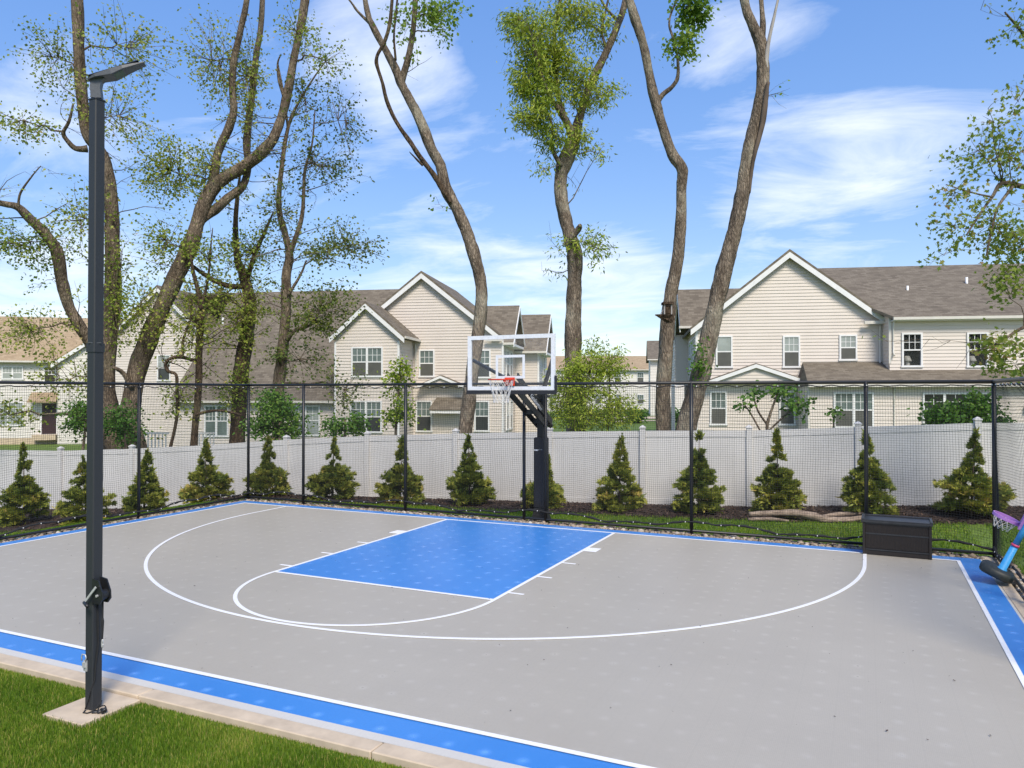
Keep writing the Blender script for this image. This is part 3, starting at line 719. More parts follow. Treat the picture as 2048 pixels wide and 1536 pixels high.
# tangle of cord on the footing
ct = empty('cord_tangle', (0.27, -9.40, -0.034))
tag(ct, 'tangled black cord and plug lying at the foot of the lamp post', 'cord')
rr = random.Random(5)
cp = [(0.135, -9.39, -0.028), (0.16, -9.425, -0.029), (0.20, -9.42, -0.029), (0.225, -9.38, -0.02), (0.245, -9.36, 0.005), (0.26, -9.35, 0.03), (0.255, -9.33, 0.05), (0.24, -9.335, 0.035), (0.255, -9.36, -0.01), (0.27, -9.38, -0.028), (0.235, -9.40, -0.028), (0.215, -9.38, -0.022), (0.24, -9.36, -0.02), (0.285, -9.385, -0.028), (0.31, -9.37, -0.015), (0.325, -9.35, 0.0)]
wob(MB().tube(cp, 0.006, 6), 'cord', M['rope'], ct, True)
cp2 = [(0.30 + 0.03*math.cos(i*0.9) + rr.uniform(-.006,.006), -9.35 + 0.022*math.sin(i*0.9), -0.025 + 0.004*i + rr.uniform(0,.006)) for i in range(14)]
wob(MB().tube(cp2, 0.005, 6), 'cord_loop', M['rope'], ct, True)
wob(MB().tube([(0.318, -9.372, -0.02), (0.338, -9.352, 0.012)], [0.017, 0.012], 8), 'plug', M['black_metal'], ct, True)

# ---- basketball goal
HX = -0.10
bg = empty('basketball_goal', (HX, 1.0, -0.05))
tag(bg, 'black in-ground basketball goal with clear backboard and orange rim', 'basketball hoop')
PX, PYY = HX - 0.01, 1.0
wob(MB().cbox(PX-0.077, PX+0.077, PYY-0.077, PYY+0.077, -0.06, 2.60, 0.01), 'pole', M['black_metal'], bg)
wob(MB().cbox(PX-0.125, PX+0.125, PYY-0.15, PYY+0.10, 0.24, 1.68, 0.02), 'pole_pad', M['pad'], bg)
wob(MB().box(PX-0.105, PX+0.07, PYY-0.1535, PYY-0.151, 1.425, 1.432).box(PX-0.105, PX-0.02, PYY-0.1535, PYY-0.151, 1.405, 1.4255), 'pad_lettering', M['lettering'], bg)
wob(MB().loft([[(PX-0.16,PYY-0.2,-0.04),(PX+0.17,PYY-0.19,-0.04),(PX+0.16,PYY+0.15,-0.04),(PX-0.15,PYY+0.14,-0.04)], [(PX-0.13,PYY-0.16,0.12),(PX+0.12,PYY-0.15,0.10),(PX+0.12,PYY+0.11,0.1),(PX-0.12,PYY+0.11,0.1)], [(PX-0.11,PYY-0.13,0.25),(PX+0.11,PYY-0.13,0.25),(PX+0.11,PYY+0.09,0.25),(PX-0.11,PYY+0.09,0.25)]]), 'net_wrap', M['rope'], bg)
YBK = -0.56                                                  # board plane
for sx in (-0.105, 0.105):                                   # two side plates of the lift arms
    wob(MB().beam((PX+sx, 1.02, 1.93), (PX+sx, YBK+0.10, 2.66), 0.022, 0.13, (0, 0, 1)), 'lower_arm', M['black_metal'], bg)
    wob(MB().beam((PX+sx, 1.30, 1.98), (PX+sx, YBK+0.10, 2.93), 0.022, 0.13, (0, 0, 1)), 'upper_arm', M['black_metal'], bg)
for yy, zz in ((0.42, 2.22), (0.80, 2.03), (1.27, 1.99)):
    wob(MB().box(PX-0.094, PX+0.094, yy-0.04, yy+0.04, zz-0.045, zz+0.045), 'cross_plate', M['black_metal'], bg)
wob(MB().tube([(PX, 1.32, 1.96), (PX+0.02, 1.45, 1.90)], 0.06, 8), 'crank_housing', M['black_metal'], bg)
wob(MB().tube([(PX, 0.2, 2.66), (PX, 0.9, 2.45)], 0.03, 8), 'gas_spring', M['black_metal'], bg)
wob(MB().box(PX-0.16, PX+0.16, 0.94, 1.06, 2.50, 2.56), 'pivot', M['black_metal'], bg)
# frame behind the glass
for sx in (-1, 1):
    wob(MB().beam((PX+sx*0.10, 0.80, 2.60), (HX+sx*0.84, YBK+0.075, 3.24), 0.05, 0.07, (0, 1, 0)), 'board_strut', M['black_metal'], bg)
wob(MB().box(HX-0.30, HX+0.30, YBK+0.07, YBK+0.12, 2.73, 2.79), 'mount_bar', M['black_metal'], bg)
bw, z0, z1 = 0.912, 2.655, 3.705
m_, n_, l_, b_ = nt('clear_glass')
b_.inputs['Base Color'].default_value = (0.93, 0.97, 0.96, 1); b_.inputs['Roughness'].default_value = 0.02; b_.inputs['Alpha'].default_value = 0.025
M['board_glass'] = m_
bb = wob(MB().box(HX-bw+0.03, HX+bw-0.03, YBK-0.006, YBK+0.006, z0+0.03, z1-0.03), 'backboard', M['board_glass'], bg)
fr = MB()
for (a, b, c, d) in ((HX-bw, HX+bw, z1-0.075, z1), (HX-bw, HX+bw, z0, z0+0.07), (HX-bw, HX-bw+0.075, z0+0.07, z1-0.075), (HX+bw-0.075, HX+bw, z0+0.07, z1-0.075)):
    fr.box(a, b, YBK-0.016, YBK+0.03, c, d)
fr.obj('frame', M['white_paint'], bb)
tg = MB(); tx, ta, tb = 0.305, 2.875, 3.325
for (a, b, c, d) in ((HX-tx, HX+tx, tb-0.05, tb), (HX-tx, HX+tx, ta, ta+0.05), (HX-tx, HX-tx+0.05, ta+0.05, tb-0.05), (HX+tx-0.05, HX+tx, ta+0.05, tb-0.05)):
    tg.box(a, b, YBK-0.0095, YBK-0.0065, c, d)
tg.obj('target_square', M['white_paint'], bb)
pd = MB().box(HX-bw-0.018, HX+bw+0.018, YBK-0.035, YBK+0.045, z0-0.075, z0-0.001)
pd.box(HX-bw-0.022, HX-bw-0.001, YBK-0.034, YBK+0.044, z0-0.001, z0+0.27).box(HX+bw+0.001, HX+bw+0.022, YBK-0.034, YBK+0.044, z0-0.001, z0+0.27)
pd.obj('edge_pad', M['pad'], bb)
RZ, RC, RR = 2.85, -0.56 - 0.016 - 0.15 - 0.235, 0.235
rim = wob(MB().tube([(HX + RR*math.cos(a), RC + RR*math.sin(a), RZ) for a in [i*2*math.pi/40 for i in range(41)]], 0.011, 8, False), 'rim', M['orange'], bg, True)
MB().box(HX-0.075, HX+0.075, YBK-0.17, YBK-0.018, RZ-0.035, RZ+0.02).box(HX-0.10, HX+0.10, YBK-0.045, YBK-0.017, RZ-0.11, RZ+0.045).obj('bracket', M['orange'], rim)
nb = MB(); k12 = 12
prof = [(0.0, RR), (0.12, RR*0.86), (0.24, RR*0.70), (0.34, RR*0.60), (0.42, RR*0.60)]
for i in range(k12):
    for sg in (-1, 1):
        pts = []
        for q, (dz, rad) in enumerate(prof):
            a = 2*math.pi*(i + sg*0.5*q)/k12
            pts.append((HX + rad*math.cos(a), RC + rad*math.sin(a), RZ - 0.01 - dz))
        nb.tube(pts, 0.0042, 4)
nb.obj('hoop_net', M['net_white'], rim)
# lettering along the near face of the upper arm
fc = bpy.data.curves.new('arm_lettering', 'FONT'); fc.body = 'Goalsetter'; fc.size = 0.15; fc.extrude = 0.001; fc.shear = 0.3
fc.align_x = 'CENTER'; fc.align_y = 'CENTER'
fo = bpy.data.objects.new('tmp_text', fc); COL.objects.link(fo)
bpy.context.view_layer.update()
tm = bpy.data.meshes.new_from_object(fo.evaluated_get(bpy.context.evaluated_depsgraph_get()))
bpy.data.objects.remove(fo)
tm.name = 'arm_lettering'; tm.materials.clear(); tm.materials.append(M['lettering'])
a_, b_ = Vector((PX+0.118, 0.98, 2.12)), Vector((PX+0.118, -0.30, 2.82))
dx_ = (a_ - b_).normalized(); nz_ = Vector((1, 0, 0)); dy_ = nz_.cross(dx_)
to = link('arm_lettering', tm, None, bg)
MW = Matrix.Identity(4)
for r_i in range(3):
    MW[r_i][0] = dx_[r_i]; MW[r_i][1] = dy_[r_i]; MW[r_i][2] = nz_[r_i]; MW[r_i][3] = (a_ + (b_ - a_) * 0.42)[r_i]
to.matrix_parent_inverse = Matrix.Translation(-Vector(bg.location)); to.matrix_basis = MW

# ---- storage box at the edge of the court
bx = empty('deck_box', (6.46, 0.13, 0.012), R(-1.5))
tag(bx, 'dark brown resin wicker storage box at the back edge of the court', 'storage box')
W2, D2 = 0.492, 0.245
MB().cbox(-W2+0.01, W2-0.01, -D2+0.012, D2-0.012, 0.0, 0.07, 0.006).obj('base', M['wicker'], bx)
for sx in (-1, 1):
    for sy in (-1, 1):
        MB().cbox(sx*(W2-0.022)-0.022, sx*(W2-0.022)+0.022, sy*(D2-0.022)-0.022, sy*(D2-0.022)+0.022, 0.0, 0.515, 0.006).obj('corner_post', M['wicker'], bx)
def wicker(x0, x1, z0, z1, y, sgn, ax='x'):
    b = MB(); n_ = int((x1 - x0) / 0.021)
    for i in range(n_):
        a, c = x0 + (x1-x0)*i/n_, x0 + (x1-x0)*(i+1)/n_; m_ = (a + c) / 2
        for (p0, p1, o0, o1) in ((a, m_, 0.0, 0.005), (m_, c, 0.005, 0.0)):
            q = [(p0, y - sgn*o0), (p1, y - sgn*o1)]
            if ax == 'y': q = [(v_, u_) for u_, v_ in q]
            (ax0, ay0), (ax1, ay1) = q
            b.add([(ax0, ay0, z0), (ax1, ay1, z0), (ax1, ay1, z1), (ax0, ay0, z1)], [(0, 1, 2, 3)])
    return b
for sg in (-1, 1):
    pn = wicker(-W2+0.045, W2-0.045, 0.10, 0.325, sg*(D2-0.014), -sg).obj('wicker_panel', M['wicker'], bx, fix=False)
    wicker(-W2+0.045, W2-0.045, 0.345, 0.50, sg*(D2-0.014), -sg).obj('wicker_panel', M['wicker'], bx, fix=False)
    for zz in (0.07, 0.325, 0.495):
        y0_, y1_ = sorted((sg*(D2-0.03), sg*(D2-0.004)))
        MB().box(-W2+0.044, W2-0.044, y0_, y1_, zz, zz+0.022).obj('rail', M['lid'], bx)
    wicker(-D2+0.045, D2-0.045, 0.07, 0.515, sg*(W2-0.014), -sg, 'y').obj('side_panel', M['wicker'], bx, fix=False)
MB().box(-W2+0.03, W2-0.03, -D2+0.03, D2-0.03, 0.07, 0.50).obj('liner', M['wicker'], bx)
lid = MB().cbox(-W2-0.018, W2+0.018, -D2-0.02, D2+0.018, 0.516, 0.552, 0.006).obj('lid', M['lid'], bx)
lr = MB(); 
for (a, b, c, d) in ((-W2-0.018, W2+0.018, D2-0.02, D2+0.018), (-W2-0.018, -W2+0.022, -D2-0.02, D2-0.02), (W2-0.022, W2+0.018, -D2-0.02, D2-0.02)):
    lr.cbox(a, b, c, d, 0.5525, 0.575, 0.006)
lr.cbox(-W2+0.022, W2-0.022, -D2-0.02, -D2+0.012, 0.5525, 0.56, 0.004)
lr.obj('raised_rim', M['lid'], lid)

# ---- child's toy hoop tipped back against the side net
th = empty('toy_hoop', (7.83, -1.36, 0.012))
tag(th, 'small blue and purple toy basketball hoop tipped back at the right edge', 'toy hoop')
front = Vector((-0.985, 0.17, 0)); lat = front.cross(Vector((0, 0, 1))).normalized()
tilt = R(24)
fx = front * math.cos(tilt) + Vector((0, 0, 1)) * math.sin(tilt); ux = Vector((0, 0, 1)) * math.cos(tilt) - front * math.sin(tilt)
TO = Vector(th.location)
def T3(l, f, h): return TO + lat * l + fx * f + ux * h
def wobT(pts_faces, name, m, smooth=False, parent=None):
    mb = MB(); mb.add(*pts_faces); return wob(mb, name, m, th, smooth)
def slab_ring(h, k): return [T3(k*a, 0.215 + (b - 0.215) * k, h) for a, b in ((-0.12, 0.02), (0.12, 0.02), (0.20, 0.08), (0.235, 0.20), (0.20, 0.40), (0.12, 0.44), (-0.12, 0.44), (-0.20, 0.40), (-0.235, 0.20), (-0.20, 0.08))]
wob(MB().loft([slab_ring(0.0, 0.92), slab_ring(0.025, 1.0), slab_ring(0.085, 0.98), slab_ring(0.115, 0.85)]), 'base', M['toy_base'], th, True)
wob(MB().tube([T3(0, 0.19, 0.11), T3(0, 0.19, 0.125), T3(0, 0.19, 0.126), T3(0, 0.19, 0.50)], [0.062, 0.062, 0.05, 0.045], 14), 'lower_pole', M['toy_blue'], th, True)
wob(MB().tube([T3(0, 0.19, 0.50), T3(0, 0.19, 0.95)], 0.040, 14), 'upper_pole', M['toy_blue'], th, True)
wob(MB().tube([T3(0, 0.19, 0.475), T3(0, 0.19, 0.505)], 0.052, 14), 'collar', M['toy_pink'], th, True)
wob(MB().loft([[T3(-0.24, 0.235, 0.74), T3(0.24, 0.235, 0.74), T3(0.24, 0.265, 0.74), T3(-0.24, 0.265, 0.74)], [T3(-0.28, 0.235, 0.95), T3(0.28, 0.235, 0.95), T3(0.28, 0.265, 0.95), T3(-0.28, 0.265, 0.95)], [T3(-0.18, 0.235, 1.10), T3(0.18, 0.235, 1.10), T3(0.18, 0.265, 1.10), T3(-0.18, 0.265, 1.10)]]), 'backboard', M['toy_purple'], th)
rmt = wob(MB().loft([[T3(0.15*math.cos(a)*q, 0.43 + 0.15*math.sin(a)*q, hh) for a in [i*2*math.pi/28 for i in range(28)]] for q, hh in ((1.0, 0.76), (1.14, 0.76), (1.14, 0.80), (1.0, 0.80), (1.0, 0.76))], False), 'rim', M['toy_purple'], th, False)
wob(MB().beam(T3(0, 0.265, 0.77), T3(0, 0.30, 0.77), 0.12, 0.05), 'rim_bracket', M['toy_purple'], th)
tn = MB()
for i in range(10):
    for sg in (-1, 1):
        tn.tube([T3(rd*math.cos(2*math.pi*(i+sg*.5*q)/10), 0.43+rd*math.sin(2*math.pi*(i+sg*.5*q)/10), 0.762-dz) for q, (dz, rd) in enumerate(((0, .15), (.05, .128), (.10, .105), (.15, .09)))], 0.0032, 4)
wob(tn, 'rim_net', M['net_white'], th)

# ---- driftwood log on the mulch
dlx = empty('driftwood_log', P(6.3, 16.0, -0.05)); tag(dlx, 'bleached crooked driftwood log lying in front of the evergreen shrubs', 'log')
def onmulch(s_, D, dz): 
    x_, y_, _ = P(s_, D); return (x_, y_, gz(x_, y_) + 0.05 + dz)
def wiggle_tube(pts, rad, n=10, sub=5, amp=0.12, seed=1):
    r = random.Random(seed); P_ = [Vector(p) for p in pts]; out = []; ro = []
    for i in range(len(P_)-1):
        p0, p1, p2, p3 = P_[max(i-1,0)], P_[i], P_[i+1], P_[min(i+2,len(P_)-1)]
        for k in range(sub):
            t = k/sub; out.append(0.5*((2*p1)+(p2-p0)*t+(2*p0-5*p1+4*p2-p3)*t*t+(3*p1-p0-3*p2+p3)*t**3)); ro.append(rad[i]+(rad[i+1]-rad[i])*t)
    out.append(P_[-1]); ro.append(rad[-1])
    b = MB().tube(out, ro, n)
    m_ = len(out)
    for i in range(m_):
        for k in range(n):
            j = i*n+k; v = Vector(b.v[j]); c = out[i]
            b.v[j] = tuple(c + (v-c)*(1+amp*(math.sin(k*2.1+i*.35+seed)+math.sin(k*3.7-i*.8+seed*2)+r.uniform(-.6,.6))*0.6))
    return b
wob(wiggle_tube([onmulch(5.02, 16.15, .08), onmulch(5.4, 16.1, .11), onmulch(5.9, 16.0, .12), onmulch(6.25, 15.85, .07), onmulch(6.5, 15.75, .01), onmulch(6.9, 15.75, -.01), onmulch(7.45, 15.85, .02)], [.05, .06, .075, .085, .07, .065, .045], 12, 6, .13, 3), 'trunk_wood', M['driftwood'], dlx, True)
wob(wiggle_tube([onmulch(4.95, 16.0, .0), onmulch(5.4, 15.95, .01), onmulch(5.75, 15.85, -.01)], [.035, .04, .02], 9, 5, .12, 5), 'broken_limb', M['driftwood'], dlx, True)
wob(wiggle_tube([onmulch(6.5, 16.0, .03), onmulch(6.9, 16.1, .05), onmulch(7.45, 16.1, .05)], [.04, .05, .03], 9, 5, .12, 8), 'side_limb', M['driftwood'], dlx, True)

# ---- little timber feeder shelf on a trunk
fd = empty('bird_feeder', P(4.42, 21.6, 4.70)); tag(fd, 'small dark wooden feeder with a sloping shelf fixed to a tree trunk', 'bird feeder')
def FP(a, b, z): return P(4.42 + a, 21.6 + b, 4.70 + z)
wob(MB().prism([FP(-0.36, 0.0, 0.09), FP(0.14, -0.05, 0.11), FP(0.17, 0.12, 0.06), FP(0.02, 0.2, -0.02)], (0, 0, 0.035)), 'shelf', M['bark_dark'], fd)
wob(MB().prism([FP(-0.34, -0.01, 0.085), FP(0.13, -0.06, 0.10), FP(0.10, -0.05, -0.10), FP(0.0, 0.1, -0.12)], (0.03, 0.06, 0)), 'bracket', M['bark_dark'], fd)
for (a, b) in ((-0.10, -0.06), (0.10, -0.06), (0.10, 0.12), (-0.10, 0.12)):
    wob(MB().beam(FP(a, b, 0.12), FP(a, b, 0.40), 0.03, 0.03, (0, 1, 0)), 'cage_bar', M['dead_wood'], fd)
wob(MB().loft([[FP(a*0.085, 0.03 + b*0.085, z_) for a, b in ((-1,-1),(1,-1),(1,1),(-1,1))] for z_ in (0.14, 0.37)]), 'hopper', M['bark_dark'], fd)
wob(MB().loft([[FP(a*0.15, 0.03 + b*0.15, z_) for a, b in ((-1,-1),(1,-1),(1,1),(-1,1))] for z_ in (0.40, 0.47)]), 'roof', M['bark_dark'], fd)
wob(MB().tube([FP(-0.22, 0.0, 0.12), FP(-0.10, -0.02, 0.30)], 0.008, 5), 'stay', M['dead_wood'], fd)

# ---- white deck railing beyond the fence on the left
dk = empty('deck_railing', P(-13.2, 30.0, -1.0)); tag(dk, 'low white picket deck railing glimpsed above the fence on the left', 'railing')
for (sa, sb) in ((-14.6, -13.5), (-12.3, -11.7)):
    for zz in (0.30, 1.0): wob(MB().beam(P(sa, 30.0, zz), P(sb, 30.0, zz), 0.05, 0.06), 'rail', M['trim'], dk)
    for k in range(int((sb - sa) / 0.14) + 1): wob(MB().beam(P(sa + 0.14*k, 30.0, -1.0), P(sa + 0.14*k, 30.0, 0.98), 0.035, 0.035, (0, 1, 0)), 'picket', M['trim'], dk)
# ------------------------------------------------------------------ houses
def uv_roof(me):
    """shingle courses run level: UV = (distance along the slope's level line, distance up the slope), metres"""
    uvl = me.uv_layers.new(name='UVMap')
    for p in me.polygons:
        n = p.normal
        lv = Vector((0, 0, 1)).cross(n)
        lv = lv.normalized() if lv.length > 1e-3 else Vector((1, 0, 0))
        upv = n.cross(lv)
        for li in p.loop_indices:
            v = me.vertices[me.loops[li].vertex_index].co
            uvl.data[li].uv = (v.dot(lv), v.dot(upv))
def clip_poly(poly, z0, z1):
    def cut(pl, zc, above):
        out = []
        for i in range(len(pl)):
            a, b = pl[i], pl[(i+1) % len(pl)]
            ia, ib = (a[1] >= zc) == above or a[1] == zc, (b[1] >= zc) == above or b[1] == zc
            if ia: out.append(a)
            if ia != ib:
                t = (zc - a[1]) / (b[1] - a[1]); out.append((a[0] + (b[0]-a[0])*t, zc))
        return out
    pl = cut(poly, z0, True)
    return cut(pl, z1, False) if len(pl) > 2 else []
COURSE = 0.155
def lap(b, poly, org, ux, nrm, lip=0.025, course=COURSE, zref=-2.0):
    """lapped boards over a convex polygon given as (u, z); org + ux*u is the wall line, nrm points outwards"""
    zs = [p[1] for p in poly]; k0 = math.floor((min(zs) - zref) / course); k1 = math.ceil((max(zs) - zref) / course)
    org, ux, nrm = Vector(org), Vector(ux), Vector(nrm)
    def pt(u, z, o): return tuple(org + ux*u + nrm*o + Vector((0, 0, z)))
    for k in range(k0, k1):
        za, zb = zref + k*course, zref + (k+1)*course
        pl = clip_poly(poly, za, zb)
        if len(pl) < 3: continue
        b.add([pt(u, z, lip * (1 - (z - za)/course) + 0.002) for u, z in pl], [tuple(range(len(pl)))])
        us = [u for u, z in pl if abs(z - za) < 1e-5]
        if len(us) >= 2:
            u0, u1 = min(us), max(us)
            b.add([pt(u0, za, lip + 0.002), pt(u1, za, lip + 0.002), pt(u1, za, 0.0), pt(u0, za, 0.0)], [(0, 1, 2, 3)])
def wall(root, polys, org, ux, nrm, m=None, name='siding_wall', **kw):
    b = MB()
    for pl in polys: lap(b, pl, org, ux, nrm, **kw)
    # face the boards outwards
    me = b.mesh(name, m or M['siding'])
    bm = bmesh.new(); bm.from_mesh(me)
    bmesh.ops.remove_doubles(bm, verts=bm.verts, dist=0.0005); bm.to_mesh(me); bm.free()
    return link(name, me, None, root)
def rect(u0, u1, z0, z1): return [(u0, z0), (u1, z0), (u1, z1), (u0, z1)]
def roof(root, quads, m=None, th=0.14, name='roof'):
    b = MB()
    for q in quads:
        q = [Vector(p) for p in q]; n = (q[1]-q[0]).cross(q[2]-q[0]).normalized()
        if n.z < 0: q = q[::-1]; n = -n
        b.prism([p - Vector((0, 0, th)) for p in q], (0, 0, th))
    o = b.obj(name, m or M['shingle'], root); uv_roof(o.data); return o
def strip(root, a, b, w_, h_, name, m, up=(0, 0, 1)):
    return MB().beam(a, b, w_, h_, up).obj(name, m, root)
def rake(root, pts, y, dy=-0.05, h=0.26, t=0.045, name='rake_board', m=None, nrm=(0, -1, 0), axis='x'):
    """boards under the sloping roof edge through pts [(u, z)...]"""
    for (u0, z0), (u1, z1) in zip(pts[:-1], pts[1:]):
        if axis == 'x': q = [(u0, y, z0 - h), (u1, y, z1 - h), (u1, y, z1), (u0, y, z0)]; d = (0, -t, 0)
        else: q = [(y, u0, z0 - h), (y, u1, z1 - h), (y, u1, z1), (y, u0, z0)]; d = (t, 0, 0)
        MB().prism(q, d).obj(name, m or M['trim'], root)
def window(root, u0, u1, z0, z1, org=(0, 0, 0), ux=(1, 0, 0), nrm=(0, -1, 0), units=1, up='glass_up', lo='screen', grid=(3, 2), real=False, split=0.5, out=0.085, lo_grid=False):
    org, ux, nrm = Vector(org), Vector(ux), Vector(nrm)
    tw = 0.075
    def bx_(b, a0, a1, c0, c1, o0, o1):
        q = [org + ux*u + nrm*o + Vector((0, 0, z)) for z in (c0, c1) for u, o in ((a0, o0), (a1, o0), (a1, o1), (a0, o1))]
        b.add(q, [(0,3,2,1),(4,5,6,7),(0,1,5,4),(1,2,6,5),(2,3,7,6),(3,0,4,7)])
    f = MB(); i0 = -0.06 if real else 0.0
    for (a, b, c, d) in ((u0, u1, z1-tw, z1), (u0-0.03, u1+0.03, z0-0.01, z0+tw), (u0, u0+tw, z0+tw, z1-tw), (u1-tw, u1, z0+tw, z1-tw)):
        bx_(f, a, b, c, d, i0, out)
    W_ = (u1 - u0) / units
    for k in range(1, units): bx_(f, u0+W_*k-0.055, u0+W_*k+0.055, z0+tw, z1-tw, i0, out)
    wo = f.obj('window', M['trim'], root)
    zm = z0 + (z1 - z0) * split
    for k in range(units):
        a = u0 + W_*k + (tw if k == 0 else 0.056); b = u0 + W_*(k+1) - (tw if k == units-1 else 0.056)
        for c, d, mm in ((zm, z1-tw, up), (z0+tw, zm, lo)):
            p = MB(); bx_(p, a, b, c, d, 0.0 if not real else -0.03, 0.048 if not real else -0.022); p.obj('pane', M[mm], wo)
        g = MB()
        bx_(g, a, b, zm-0.028, zm+0.028, 0.049, 0.068)
        for q in range(1, grid[0]):
            x_ = a + (b-a)*q/grid[0]; bx_(g, x_-0.011, x_+0.011, zm+0.028, z1-tw, 0.049, 0.056)
            if lo_grid: bx_(g, x_-0.011, x_+0.011, z0+tw, zm-0.028, 0.049, 0.056)
        for q in range(1, grid[1]):
            z_ = zm + (z1-tw-zm)*q/grid[1]; bx_(g, a, b, z_-0.011, z_+0.011, 0.0495, 0.0555)
        g.obj('sash_bars', M['trim'], wo)
    return wo
def downspout(root, x, y, z0, z1, kick=0.12):
    return MB().tube([(x, y-0.10, z1), (x, y-0.11, z1-0.10), (x, y-0.04, z1-0.3), (x, y-0.04, z0+0.15), (x, y-0.04-kick, z0)], 0.042, 8).obj('downspout', M['gutter'], root, True)
def gutter(root, a, b, name='gutter'): return MB().beam(a, b, 0.12, 0.12).obj(name, M['gutter'], root)
HROT = -YAW - R(9)

# ---- right-hand house
hr = empty('house', P(13.09, 36.0, 0), HROT)
tag(hr, 'cream clapboard house with a wide front gable behind the right end of the fence', 'house')
G0 = -0.4
wall(hr, [[(-4.24, G0), (4.11, G0), (4.11, 6.02), (0.0, 9.08), (-4.24, 5.95)]], (0, 0, 0), (1, 0, 0), (0, -1, 0))
# return to the wing, wing wall with two real window openings
YW = -1.0; WX0, WX1 = 4.15, 12.6
ops = [(4.72, 5.47, 3.80, 5.22), (7.43, 8.19, 3.78, 5.21), (9.95, 10.7, 3.78, 5.21)]
pol = []; last = WX0
for a, b, c, d in ops:
    pol += [rect(last, a, 3.2, 6.0), rect(a, b, 3.2, c), rect(a, b, d, 6.0)]; last = b
pol.append(rect(last, WX1, 3.2, 6.0))
wall(hr, pol, (0, YW, 0), (1, 0, 0), (0, -1, 0))
wall(hr, [rect(YW, 0.0, 3.2, 6.1)], (WX0, 0, 0), (0, 1, 0), (-1, 0, 0))
MB().box(WX0-0.03, WX0+0.07, YW-0.035, YW+0.06, 3.9, 5.95).obj('corner_board', M['gutter'], hr)
MB().box(4.05, 4.14, -0.03, 0.06, 3.7, 6.0).obj('corner_board', M['gutter'], hr)
# clear panes, dark rooms and the lamps that stand on the sills
m_, n_, l_, b_ = nt('window_glass'); b_.inputs['Base Color'].default_value = (0.1, 0.11, 0.11, 1); b_.inputs['Roughness'].default_value = 0.02; b_.inputs['Alpha'].default_value = 0.12
M['clear_pane'] = m_
lamp_src = None
for i_, (a, b, c, d) in enumerate(ops):
    window(hr, a-0.06, b+0.06, c-0.06, d+0.06, (0, YW, 0), up='clear_pane', lo='clear_pane', real=True)
    rm = MB().box(a-0.02, b+0.02, YW+0.05, YW+0.95, c-0.02, d+0.02).obj('room', M['room'], hr)
    bm = bmesh.new(); bm.from_mesh(rm.data)
    bmesh.ops.delete(bm, geom=[f for f in bm.faces if f.normal.y < -0.9], context='FACES'); bm.to_mesh(rm.data); bm.free()
    if i_ < 2:
        lm = empty('table_lamp'); lm.parent = None
        cx_ = a + 0.29
        MB().tube([(0, 0, 0.0), (0, 0, 0.03), (0, 0, 0.12), (0, 0, 0.24)], [0.09, 0.09, 0.11, 0.05], 12).obj('base', M['lampshade'], lm, True)
        MB().tube([(0, 0, 0.22), (0, 0, 0.46)], [0.20, 0.09], 14).obj('shade', M['lampshade'], lm, True)
        lm.rotation_euler = (0, 0, HROT)
        lm.location = hr.matrix_basis @ Vector((cx_, YW + 0.32, c - 0.005))
        tag(lm, ('table lamp with a cream shade in the upper window nearest the gable', 'table lamp with a cream shade in the upper window at the right')[i_], 'lamp', 'lamps in the upstairs windows')
# roofs
roof(hr, [[(-4.55, -0.32, 5.72), (0.0, -0.32, 9.34), (0.0, 7.5, 9.34), (-4.55, 7.5, 5.72)], [(0.0, -0.32, 9.34), (4.35, -0.32, 6.02), (4.35, 7.5, 6.02), (0.0, 7.5, 9.34)]])
rake(hr, [(-4.55, 5.60), (0.0, 9.20), (4.35, 5.90)], -0.28, h=0.27)
roof(hr, [[(4.25, YW-0.35, 5.98), (13.2, YW-0.35, 5.98), (13.2, 5.0, 9.22), (0.2, 5.0, 9.22)], [(-0.3, 5.0, 9.20), (13.2, 5.0, 9.20), (13.2, 11, 5.9), (-0.3, 11, 5.9)]])
gutter(hr, (4.2, YW-0.40, 5.90), (13.1, YW-0.40, 5.90)); MB().box(4.2, 13.0, YW-0.34, YW-0.03, 5.80, 5.84).obj('soffit', M['trim'], hr)
MB().box(3.28, 4.38, -0.40, -0.24, 5.76, 5.90).obj('eave_return', M['gutter'], hr)
downspout(hr, 4.03, -0.03, 3.8, 5.72); downspout(hr, 4.30, YW-0.03, 4.25, 5.80)
# cross gables on the left flank
wall(hr, [rect(0.0, 1.3, G0, 5.9), rect(1.3, 9.0, G0, 5.9)], (-4.24, 0, 0), (0, 1, 0), (-1, 0, 0))
MB().box(-4.30, -4.20, -0.04, 0.06, G0, 5.85).obj('corner_board', M['trim'], hr)
roof(hr, [[(-4.95, 1.3, 5.95), (0.0, 1.3, 5.95), (0.0, 3.6, 8.05), (-4.95, 3.6, 8.05)], [(-4.95, 3.6, 8.05), (0.0, 3.6, 8.05), (0.0, 5.9, 5.95), (-4.95, 5.9, 5.95)]])
rake(hr, [(1.3, 5.85), (3.6, 7.95), (5.9, 5.85)], -4.97, h=0.24, axis='y')
gutter(hr, (-5.0, 1.26, 5.86), (-4.25, 1.26, 5.86))
roof(hr, [[(-5.35, 6.2, 5.7), (0.0, 6.2, 5.7), (0.0, 8.2, 7.8), (-5.35, 8.2, 7.8)], [(-5.35, 8.2, 7.8), (0.0, 8.2, 7.8), (0.0, 10.2, 5.7), (-5.35, 10.2, 5.7)]])
rake(hr, [(6.2, 5.6), (8.2, 7.7), (10.2, 5.6)], -5.37, h=0.24, axis='y')
